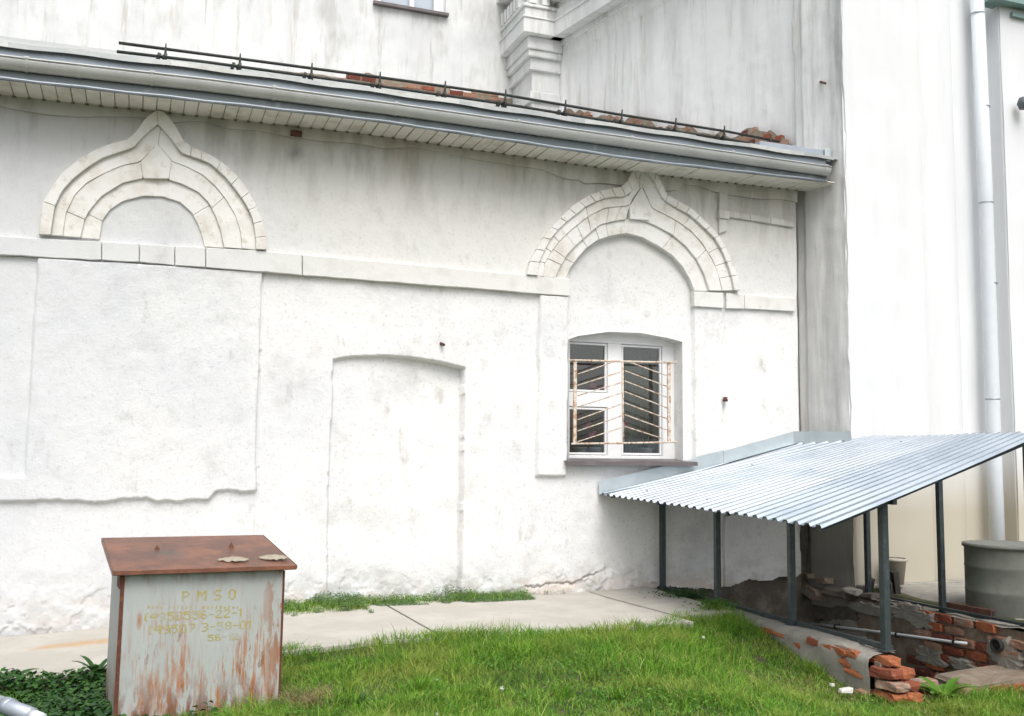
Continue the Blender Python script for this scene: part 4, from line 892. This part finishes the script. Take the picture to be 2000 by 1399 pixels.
obj('bucket_rim', MB().lathe(cb, [(.115, .255), (.13, .26), (.13, .285), (.115, .29)], 24), PLAST, bk, smooth=True)
sc_ = thing('scrap_pile', 'dark pile of scrap boards leaning at the corner of the church wall', 'scrap', (7.95, -.8, .02))
for k in range(9):
    x = 7.80+random.uniform(-.02, .16); y = -.98+random.uniform(-.12, .22); h = random.uniform(.08, .26)
    obj('scrap_board', MB().box((x, y, .01), (x+random.uniform(.05, .12), y+random.uniform(.03, .08), .03+h), .02), DKCL, sc_)
ib = thing('iron_beam', 'short rusty iron channel lying on the stairwell wall before the barrel', 'iron bar', (7.9, -2.5, .03))
a = XP(1853, 1188, 7.86); b = XP(1942, 1204, 7.86)
p0 = np.array([7.86, a[1], .035]); p1 = np.array([7.86, b[1], .035])
mb = MB(); mb.box((7.82, min(p0[1], p1[1]), .015), (7.83, max(p0[1], p1[1]), .085)); mb.box((7.83, min(p0[1], p1[1]), .075), (7.89, max(p0[1], p1[1]), .085)); mb.box((7.83, min(p0[1], p1[1]), .015), (7.89, max(p0[1], p1[1]), .025)); obj('channel', mb, IRON, ib)
# concrete threshold with brick edge at the stairwell mouth
st = thing('threshold_step', 'worn concrete step with brick edge at the mouth of the stairwell', 'step', (7.2, -3.4, -.5))
a = G(1885, 1330, -.36); b = G(2010, 1318, -.36); 
inst('slab', brick_mesh(1.1, .5, .09, MORT, .035), st, (a[0]+.62, a[1]+.26, -.43), (.03, -.02, .05))
for k in range(4): o = inst('brick', LB[(k*3+1) % 4], st, (a[0]+.12+.27*k, a[1]+.06, -.465), (0, 0, .05))

# ================================================================ metal bin
BY = -3.30; BROT = math.radians(5.0); _c = W(240, 1120, BY); _n = np.array([-math.sin(BROT), math.cos(BROT), 0])
BTLT = math.radians(0.4); _M = np.array((Matrix.Rotation(BROT, 3, 'Z') @ Matrix.Rotation(BTLT, 3, 'Y')))
def unrot(p, sgn=-1):
    d = np.array(p, float)-_c; return _c + (_M@d if sgn > 0 else _M.T@d)
def Wb(px, py, y): return unrot(onp(px, py, _n, _n@_c+(y-BY)))     # a point of the turned bin, in its own frame
L0 = Wb(219, 1112, BY-.06); L1 = Wb(577, 1108, BY-.06)
c0 = Wb(240, 1120, BY); c1 = Wb(553, 1118, BY)
zg_ = float(gz(c0[0], BY)); zt_ = (c0[2]+c1[2])/2
dep = .78
bin_ = thing('metal_bin', 'rusty grey steel box with sloping brown lid and worn yellow stencil on the lawn', 'bin', (_c[0], _c[1], zg_))
x0, x1 = c0[0], c1[0]; t = .004
ztb = Wb(512, 1052, BY+dep+.02)[2]
obj('front_panel', MB().box((x0, BY, zg_-.05), (x1, BY+t, zt_)), BINP, bin_)
sp = lambda x: MB().prism([(x, BY+t, zg_-.05), (x, BY+dep, zg_-.05), (x, BY+dep, ztb-.035), (x, BY+t, zt_-.002)], (t, 0, 0))
obj('side_panel', sp(x0-.012), BINP, bin_); obj('side_panel', sp(x1-t), BINP, bin_)
obj('rear_panel', MB().box((x0, BY+dep, zg_-.05), (x1, BY+dep+t, ztb-.04)), BINP, bin_)
obj('corner_edge', MB().box((x0-.017, BY-.006, zg_-.05), (x0+.006, BY+.012, zt_-.003)), RUSTD, bin_, bevel=.003); obj('corner_edge', MB().box((x1-.008, BY-.006, zg_-.05), (x1+.006, BY+.012, zt_-.003)), RUSTD, bin_, bevel=.003)
lb0 = Wb(198, 1046, BY+dep+.05); lb1 = Wb(511, 1049, BY+dep+.05)
zf_ = (L0[2]+L1[2])/2; zbk = (lb0[2]+lb1[2])/2
mb = MB(); th = .008
mb.hull8([(L0[0], BY-.06, zf_-th), (L1[0], BY-.06, zf_-th), (lb1[0], BY+dep+.05, zbk-th), (lb0[0], BY+dep+.05, zbk-th)], [(L0[0], BY-.06, zf_), (L1[0], BY-.06, zf_), (lb1[0], BY+dep+.05, zbk), (lb0[0], BY+dep+.05, zbk)])
def lidp(px, py):
    n_ = np.cross((0, dep+.11, zbk-zf_), (1, 0, 0)); n_ = n_/np.linalg.norm(n_); nr_ = _M@n_; pw = unrot([L0[0], BY-.06, zf_], 1); return unrot(onp(px, py, nr_, nr_@pw))
ls = unrot(lidp(330, 1082), 1)
for n_ in LID.node_tree.nodes:
    if n_.type == 'VECT_MATH' and n_.operation == 'SUBTRACT': n_.inputs[1].default_value = tuple(ls)
obj('lid', mb, LID, bin_, bevel=.003)
obj('lid_rim', MB().box((L0[0], BY-.066, zf_-.028), (L1[0], BY-.060, zf_+.002)), LID, bin_, bevel=.003)
obj('lid_rim', MB().prism([(L0[0]-.002, BY-.06, zf_-.028), (L0[0]-.002, BY-.06, zf_), (lb0[0]-.002, BY+dep+.05, zbk), (lb0[0]-.002, BY+dep+.05, zbk-.03)], (-.004, 0, 0)), LID, bin_)
obj('lid_rim', MB().prism([(L1[0]+.002, BY-.06, zf_-.022), (L1[0]+.002, BY-.06, zf_), (lb1[0]+.002, BY+dep+.05, zbk), (lb1[0]+.002, BY+dep+.05, zbk-.022)], (.004, 0, 0)), LID, bin_)
obj('hinge_block', MB().box((x0-.022, BY+.0, zt_-.085), (x0-.001, BY+.20, zt_-.005)), RUSTD, bin_)
for (p, q, m_) in ((305, 1073, RUSTD), (450, 1070, LID)):
    c = lidp(p, q); mb = MB().prism([c+np.array([-.022, 0, -.01]), c+np.array([.022, -.01, -.01]), c+np.array([-.004, -.005, .042 if m_ is LID else .026])], (.004, .03, .0)); obj('lid_lug', mb, m_, bin_)
# stencil
GL = {'P': '1110 1001 1001 1110 1000 1000 1000', 'M': '10001 11011 10101 10101 10001 10001 10001', 'S': '0111 1000 1000 0110 0001 0001 1110', 'O': '0110 1001 1001 1001 1001 1001 0110', '(': '01 10 10 10 10 10 01', ')': '10 01 01 01 01 01 10',
      '4': '0011 0101 1001 1111 0001 0001 0001', '9': '0110 1001 1001 0111 0001 0001 0110', '5': '1111 1000 1110 0001 0001 1001 0110', '3': '1110 0001 0001 0110 0001 0001 1110', '6': '0110 1000 1000 1110 1001 1001 0110', '2': '0110 1001 0001 0010 0100 1000 1111',
      '-': '000 000 000 111 000 000 000', '1': '01 11 01 01 01 01 01', '0': '0110 1001 1001 1001 1001 1001 0110', '7': '1111 0001 0001 0010 0010 0100 0100', '8': '0110 1001 1001 0110 1001 1001 0110', ' ': '00 00 00 00 00 00 00'}
def text(body, px0, px1, py0, py1, par):
    a = Wb(px0, py1, BY); b = Wb(px1, py0, BY); rows = [GL[c].split() for c in body]; tot = sum(len(r[0])+1 for r in rows)-1
    pm = (px0+px1)/2; t0 = Wb(pm, py0, BY)[2]; uz = (t0-Wb(pm, py1, BY)[2])/7; b[2] = t0; ux = (b[0]-a[0])/tot; mb = MB(); x = a[0]
    for r in rows:
        mb = MB()
        for j, row in enumerate(r):
            for i, ch_ in enumerate(row):
                if ch_ == '1':
                    xa, zb3 = x+i*ux, b[2]-j*uz; q = .06*ux
                    mb.add([(xa-q, BY-.0015, zb3-uz*.98), (xa+ux+q, BY-.0015, zb3-uz*.98), (xa+ux-q, BY-.0015, zb3-.02*uz), (xa+q, BY-.0015, zb3-.02*uz)], [(0, 1, 2, 3)])
        x += (len(r[0])+1)*ux
        if mb.v: obj('stencil_character', mb, YEL, par, fix=False)
text('P M S O', 353, 459, 1153, 1173, bin_)
text('(4953556-22-1', 280, 470, 1193, 1210, bin_); text('(49507 3-58-01', 288, 488, 1217, 1234, bin_); text('56-12', 403, 464, 1238, 1251, bin_)
mb = MB()
for k in range(22):
    a = Wb(286+8.3*k, 1189, BY-.0015); w = random.uniform(.007, .013); h = random.uniform(.012, .02)
    if k in (4, 11, 12): continue
    mb.add([(a[0], BY-.0015, a[2]), (a[0]+w, BY-.0015, a[2]), (a[0]+w, BY-.0015, a[2]+h), (a[0], BY-.0015, a[2]+h)], [(0, 1, 2, 3)])
tag(obj('stencil_small_text', mb, YEL, bin_, fix=False), kind='stuff')
bin_.rotation_euler = (0, BTLT, BROT)
# litter on the lid
def litter(cx, cy, ln, label, px, py):
    c = unrot(lidp(px, py), 1)+np.array([0, 0, .006]); sl2 = (zbk-zf_)/(dep+.11); mb = MB(); nx, ny = 12, 6; v = []
    for i in range(nx):
        for j in range(ny):
            s_, q = i/(nx-1)*2-1, j/(ny-1)*2-1; wd_ = .055*(1-.75*abs(s_)**1.6); yy = q*wd_*(1+.3*math.sin(i*2.1+cx)); z = .014*(1-q*q)*(1-s_*s_)+random.uniform(-.004, .006)+.004
            v.append((c[0]+s_*ln, c[1]+yy-.02*s_, c[2]+z+yy*sl2))
    mb.add(v, [(i*ny+j, (i+1)*ny+j, (i+1)*ny+j+1, i*ny+j+1) for i in range(nx-1) for j in range(ny-1)])
    o = obj('dry_leaf', mb, PALE, None, smooth=True); tag(o, label, 'leaf', 'dry leaves on the bin lid'); m_ = o.modifiers.new('solid', 'SOLIDIFY'); m_.thickness = .003
litter(1, 0, .10, 'pale crumpled dry leaf on the bin lid, nearer the middle', 455, 1096)
litter(2, 0, .095, 'pale crumpled dry leaf at the right edge of the bin lid', 535, 1093)

# ================================================================ indoor flowers behind the panes
def potplant(label, px, py, h, flowers, pot=True, mat=None):
    c = W(px, py, .34); c[2] = WZ0+.001
    t_ = thing('flower_pot', label, 'flower pot', c, 'flower pots inside the window')
    obj('pot', MB().lathe(c, [(0, 0), (.05, 0), (.072, .12), (.08, .122), (.08, .135), (.066, .135), (.05, .02), (0, .02)], 20), PLAST, t_, smooth=True)
    mb = MB()
    for k in range(26):
        a = random.uniform(0, 6.28); hh = random.uniform(.15, h); r = random.uniform(.01, .09); p = c+np.array([r*math.cos(a), r*math.sin(a)*.6, hh]); s_ = random.uniform(.018, .035)
        d = np.array([math.cos(a), math.sin(a)*.5, .3])*s_; e = np.array([-math.sin(a), math.cos(a), .2])*s_*.5
        mb.add([p-d, p-e, p+d, p+e], [(0, 1, 2, 3)]); mb.tube([c+np.array([0, 0, .1]), p], .003, 4)
    obj('foliage', mb, WEED, t_, fix=False)
    for (fx_, fy_) in flowers:
        f = W(fx_, fy_, .30); mb = MB()
        for k in range(9): q = f+np.array([random.uniform(-.036, .036), random.uniform(-.02, .02), random.uniform(-.026, .026)]); mb.lathe(q, [(0, -.020), (.020, -.008), (.020, .008), (0, .020)], 6)
        obj('blossom', mb, PINK, t_, smooth=True)
PLAST = M('pot_plastic', (.62, .61, .58), .5)
potplant('white pot with pink flowers inside the lower left window pane', 1133, 880, .35, [(1146, 830), (1156, 848)])
potplant('taller pink flower in the window, its blossom behind the upper left pane', 1165, 880, .75, [(1158, 755)])
potplant('green leafy pot plant behind the tall right window pane', 1262, 880, .55, [(1222, 828)])

# ================================================================ vegetation
def blades(P, h, w, lean, name, mat, label=None):
    n = len(P); a = rng.uniform(0, 2*np.pi, n); b = rng.uniform(0, 2*np.pi, n)
    dx, dy = np.cos(a), np.sin(a); lx, ly = np.cos(b)*lean, np.sin(b)*lean; v = np.zeros((n, 5, 3))
    for k, (t, ww) in enumerate(((0, 1), (.55, .8), (1, 0))):
        c = P + np.stack([lx*t*t*h, ly*t*t*h, t*h*(1-.25*lean*t)], -1)
        if k < 2: v[:, 2*k] = c - np.stack([dx*w*ww/2, dy*w*ww/2, 0*dx], -1); v[:, 2*k+1] = c + np.stack([dx*w*ww/2, dy*w*ww/2, 0*dx], -1)
        else: v[:, 4] = c
    base = (np.arange(n)*5)[:, None]
    T = np.concatenate([base+np.array([[0, 1, 3]]), base+np.array([[0, 3, 2]]), base+np.array([[2, 3, 4]])], 0)
    o = quads(name, v.reshape(-1, 3), T, mat); return tag(o, kind='stuff')
def leaves(P, size, tilt, name, mat, parent=None, stalk=0.0, asp=.6):
    """oval leaves of eight corners; P the leaf centre"""
    n = len(P); a = rng.uniform(0, 2*np.pi, n); u = np.stack([np.cos(a), np.sin(a), rng.uniform(-.1, .6, n)*tilt], -1); u /= np.linalg.norm(u, axis=1)[:, None]
    s = np.stack([-np.sin(a), np.cos(a), rng.uniform(-.6, .6, n)*tilt], -1); s /= np.linalg.norm(s, axis=1)[:, None]
    shp = [(-1, 0), (-.55, .75), (.1, .95), (.65, .6), (1, 0), (.65, -.6), (.1, -.95), (-.55, -.75)]
    nn = np.cross(u, s); v = np.zeros((n, 8, 3)); sz = size[:, None] if hasattr(size, '__len__') else size
    for k, (x, y) in enumerate(shp): v[:, k] = P + u*x*sz*.5 + s*y*sz*.5*asp + nn*(abs(y)*.12-x*x*.15)*sz
    base = (np.arange(n)*8)[:, None]
    Q = np.concatenate([base+np.array([[0, 1, 7]]), base+np.array([[1, 2, 6]]), base+np.array([[1, 6, 7]]), base+np.array([[2, 3, 5]]), base+np.array([[2, 5, 6]]), base+np.array([[3, 4, 5]])], 0)
    o = quads(name, v.reshape(-1, 3), Q, mat, parent)
    if parent is not None: o.location = Vector(-WL[parent.name])
    else: tag(o, kind='stuff')
    return o
def edge_y(x): return -1.98+.06*np.sin(x*3)+.07*vn(x, x*0, .3, 131) + .42*sstep(4.3, 5.2, x)
def lawn_pts(n):
    x = rng.uniform(-2.6, 8.6, n); y = rng.uniform(-6.3, -1.0, n)
    # keep only what lies in or near view: skip the belt right under the camera
    ok = (y < edge_y(x)) & ~((x > 5.36) & (y > -3.72)) & (y > -5.9)
    ok &= ~((x > x0-.0) & (x < x1) & (y > BY-.0) & (y < BY+dep))
    ok &= (vn(x, y, .45, 135) > -.92)
    x, y = x[ok], y[ok]; return np.stack([x, y, gz(x, y)-.005], -1)
P = lawn_pts(330000)
leftness = sstep(.55, -.15, P[:, 0]); keep = rng.uniform(0, 1, len(P)) > leftness*.93
keep &= rng.uniform(0, 1, len(P)) < (.55+.6*sstep(-.6, .5, fbm(P[:, 0], P[:, 1], .5, 141, 3)))
P = P[keep]
hh = .045+.075*np.clip(fbm(P[:, 0], P[:, 1], .7, 143, 3)+.35, 0, 1.2)*rng.uniform(.5, 1.4, len(P)) + .08*(rng.uniform(0, 1, len(P)) > .985)
hh += .055*sstep(-2.35, -1.95, P[:, 1])*rng.uniform(.2, 1, len(P)) + .03*sstep(5.0, 5.35, P[:, 0])*sstep(-3.7, -3.2, P[:, 1])*rng.uniform(.2, 1.1, len(P))
blades(P, hh, rng.uniform(.0035, .008, len(P)), rng.uniform(.1, 1.3, len(P)), 'grass', GRASS)
# clover and small broad leaves through the lawn
Pc = lawn_pts(60000); m_ = (rng.uniform(0, 1, len(Pc)) < .15+.85*sstep(.0, .5, fbm(Pc[:, 0], Pc[:, 1], .8, 151, 3))*sstep(-2.3, -2.9, Pc[:, 1])*sstep(5.5, 2.5, Pc[:, 0])) & (Pc[:, 0] > .4); Pc = Pc[m_]; Pc[:, 2] += rng.uniform(.02, .07, len(Pc))
leaves(Pc, rng.uniform(.014, .034, len(Pc)), .7, 'clover', M('clover_leaves', (.06, .15, .03), .55, trans=.3, island=[(0, (.045, .13, .02)), (.7, (.09, .23, .03)), (1, (.16, .33, .05))]))
# dark broad-leaved ground cover on the left
x = rng.uniform(-2.4, .7, 30000); y = rng.uniform(-5.2, -1.80, 30000); ok = (y < -1.92+.06*np.sin(x*5)+.5*sstep(-.5, -.1, x)*0) & (rng.uniform(0, 1, len(x)) < sstep(.65, .05, x)) & ~((x > x0-.01) & (y > BY) & (y < BY+dep))
Pw = np.stack([x[ok], y[ok], gz(x[ok], y[ok])], -1); Pw[:, 2] += rng.uniform(.005, .09, len(Pw))*(1+.6*vn(Pw[:, 0], Pw[:, 1], .3, 155))
leaves(Pw, rng.uniform(.025, .065, len(Pw)), .8, 'ground_cover', WEED, asp=.75)
# weeds in the joint at the foot of the wall
def band(px0, px1, n, y0, y1, name, mat, hmax, size):
    xa, xb = W(px0, 1180)[0], W(px1, 1180)[0]; x = rng.uniform(xa, xb, n); y = -rng.uniform(0, 1, n)**1.3*(y1-y0)-y0
    d = vn(x, x*0, .35, 161)+vn(x, y, .12, 163)*.6; ok = d > -.75+.8*(-y/y1); x, y = x[ok], y[ok]
    z = gz(x, y)*0 + (-.145 + .165*sstep(-1.2, 2.0, x)) + .03 + rng.uniform(0, 1, len(x))*hmax*(1-.8*(-y/y1))*(.5+.5*vn(x, x*0, .2, 167)+.3)
    leaves(np.stack([x, y, z], -1), rng.uniform(size*.5, size, len(x)), .9, name, mat)
band(545, 700, 9000, .03, .70, 'weeds', WEEDB, .16, .022); band(660, 1025, 11000, .02, .34, 'weeds', WEEDB, .13, .020); band(865, 930, 500, .02, .12, 'weeds', WEEDB, .22, .03); band(1060, 1100, 220, .02, .08, 'weeds', WEEDB, .07, .02)
for (pa_, pb_, n_, w_) in ((545, 700, 900, .5), (700, 1025, 900, .25)):
    xa, xb = W(pa_, 1180)[0], W(pb_, 1180)[0]; bx = rng.uniform(xa, xb, n_); by = -rng.uniform(0, 1, n_)**1.4*w_-.03
    blades(np.stack([bx, by, -.145+.165*sstep(-1.2, 2.0, bx)+.02], -1), rng.uniform(.04, .15, n_), rng.uniform(.003, .006, n_), rng.uniform(.3, 1.2, n_), 'grass_tufts', GRASS)
# tuft at the head of the low wall
c = G(1330, 1165, .07); x = rng.normal(c[0]+.02, .14, 900); y = rng.normal(c[1]-.05, .12, 900); leaves(np.stack([x, y, .07+rng.uniform(0, .07, 900)], -1), rng.uniform(.015, .035, 900), .8, 'weeds', WEED)
c = G(1400, 1190, .07); x = rng.normal(c[0]-.02, .10, 500); y = rng.normal(c[1], .10, 500); leaves(np.stack([x, y, .07+rng.uniform(0, .09, 500)], -1), rng.uniform(.02, .04, 500), .8, 'weeds', LIME)
tx = rng.uniform(.8, 7.5, 90); ty = -rng.uniform(2.1, 4.6, 90); keep = ~((tx > 5.3) & (ty > -3.8)); tx, ty = tx[keep], ty[keep]
tn = rng.integers(40, 120, len(tx)); bx = np.repeat(tx, tn)+rng.normal(0, .035, tn.sum()); by = np.repeat(ty, tn)+rng.normal(0, .035, tn.sum())
blades(np.stack([bx, by, gz(bx, by)], -1), rng.uniform(.07, .17, len(bx)), rng.uniform(.004, .008, len(bx)), rng.uniform(.3, 1.1, len(bx)), 'grass_tufts', GRASS)
# dry tangle by the bin
x = rng.normal(x1+.13, .09, 700); y = rng.normal(BY-.02, .13, 700); ok = x > x1+.01; x, y = x[ok], y[ok]
blades(np.stack([x, y, gz(x, y)], -1), rng.uniform(.04, .16, len(x)), np.full(len(x), .004), rng.uniform(.8, 1.9, len(x)), 'dry_grass', DRY)
x = rng.normal(5.2, .5, 2500); y = rng.normal(-3.6, .35, 2500); ok = ~((x > 5.36) & (y > -3.7)); x, y = x[ok], y[ok]
blades(np.stack([x, y, gz(x, y)], -1), rng.uniform(.03, .07, len(x)), np.full(len(x), .004), rng.uniform(.6, 1.6, len(x)), 'dry_grass', DRY)
# individual plants
def leafy(name, label, base, n, L, Wd, mat, spread, up, cat='plant', group=None):
    t_ = thing(name, label, cat, base, group); base = np.array(base)
    for k in range(n):
        a = 2*math.pi*k/n+random.uniform(-.5, .5); l = L*random.uniform(.45, 1.1); u_p = up*random.uniform(.6, 1.2); d = np.array([math.cos(a)*spread, math.sin(a)*spread, u_p]); d /= np.linalg.norm(d); s_ = np.array([-math.sin(a), math.cos(a), 0.])
        v = []; m_ = 7
        for i in range(m_):
            t2 = i/(m_-1); c = base+d*l*t2+np.array([math.cos(a), math.sin(a), 0])*l*.35*t2*t2 - np.array([0, 0, l*.25*t2**3]); w = Wd*(math.sin(math.pi*min(1, t2*.85+.08))**.8)*(.25 if t2 < .3 else 1)*random.uniform(.8, 1.15)
            v += [c-s_*w+np.array([0, 0, w*.35]), c, c+s_*w+np.array([0, 0, w*.35])]
        obj('leaf', MB().add(v, [(i*3+e, i*3+e+1, i*3+e+4, i*3+e+3) for i in range(m_-1) for e in range(2)]), mat, t_, smooth=True, fix=False)
    return t_
gb = lambda px, py, z: (lambda p: (p[0], p[1], float(gz(p[0], p[1]))))(G(px, py, z))
leafy('broad_leaf_plant', 'bright green upright leafy plant beside the broken brick wall end', gb(1775, 1368, -.32), 17, .30, .032, LIME, .45, 1.1)
leafy('broad_leaf_plant', 'bright green spreading leafy plant right of the upright one, before the threshold', gb(1842, 1368, -.32), 16, .24, .034, LIME, .7, .9)
leafy('broad_leaf_plant', 'broad dark leaf plant at the left picture edge by the paving', gb(30, 1330, -.14), 6, .16, .03, WEED, .9, .5)
leafy('broad_leaf_plant', 'dark leafy weed standing against the left side of the bin', gb(188, 1330, -.14), 12, .20, .022, WEED, .5, .9)
leafy('broad_leaf_plant', 'pale green leafy clump at the foot of the bin front', gb(470, 1416, -.12), 20, .17, .020, LIME, .8, .8)
leafy('broad_leaf_plant', 'pale green leafy clump before the right corner of the bin', gb(545, 1418, -.12), 20, .17, .020, LIME, .8, .8)
leafy('broad_leaf_plant', 'low green rosette in the lawn, left of the dandelion clock', gb(700, 1392, -.12), 9, .13, .018, WEED, 1, .5)
for px_, py_, z_, lab in ((980, 1345, -.10, 'fluffy white dandelion clock in the middle of the front lawn'), (1258, 1287, -.10, 'small dandelion clock on the lawn nearer the canopy'), (853, 1328, -.10, 'tiny dandelion clock left of the middle one'), (855, 1396, -.1, 'dandelion clock at the bottom picture edge'), (1374, 1245, -.05, 'tiny white dandelion clock near the low cement wall')):
    c = G(px_, py_, z_+.08); r = .018 if px_ in (980,) else .012; t_ = thing('dandelion', lab, 'dandelion', (c[0], c[1], float(gz(c[0], c[1]))), 'dandelion clocks in the lawn')
    obj('stem', MB().tube([(c[0], c[1], float(gz(c[0], c[1]))), c], .002, 5), GRASS, t_)
    mb = MB()
    for k in range(70):
        v_ = np.array([random.gauss(0, 1) for _ in range(3)]); v_ /= np.linalg.norm(v_); q = c+v_*r*random.uniform(.75, 1.1); s_ = np.cross(v_, (0, .3, 1)); s_ /= np.linalg.norm(s_)+1e-9; t2 = np.cross(v_, s_)
        mb.add([q-s_*.004, q+s_*.004, q+t2*.006], [(0, 1, 2)])
    mb.lathe(c, [(0, -r*.55), (r*.55, 0), (0, r*.55)], 8); obj('seed_head', mb, FLUFF, t_, fix=False)
# loose stones
def stone(label, px, py, z, s_, mat, cat='stone'):
    c = G(px, py, z); mb = MB().box(c-np.array(s_), c+np.array(s_), min(s_)*.5); o = obj('loose_stone' if cat == 'stone' else 'loose_brick', mb, mat, None, bevel=min(s_)*.35); tag(o, label, cat)
stone('small white stone in the grass below the broken wall end', 1652, 1349, -.22, (.055, .03, .016), STONE)
stone('pale pinkish brick lump between the two bright green plants', 1803, 1332, -.28, (.10, .06, .035), BRK[2], 'brick')
stone('tiny white pebble left of the white stone', 1626, 1338, -.20, (.015, .012, .01), STONE)
# round metal tube end at the lower left corner
mt = thing('metal_tube', 'grey-blue metal tube with a bright end fitting lying in the bottom left corner', 'tube', gb(20, 1400, .02))
a = G(-80, 1345, .03); b = G(62, 1398, .03); obj('tube', MB().tube([a, b], .045, 18), FASC, mt, smooth=True); obj('end_fitting', MB().tube([b, G(80, 1405, .03)], .036, 16), PVC, mt, smooth=True)
obj('collar', MB().tube([G(10, 1378, .03), G(22, 1382, .03)], .05, 18), FASC, mt, smooth=True)
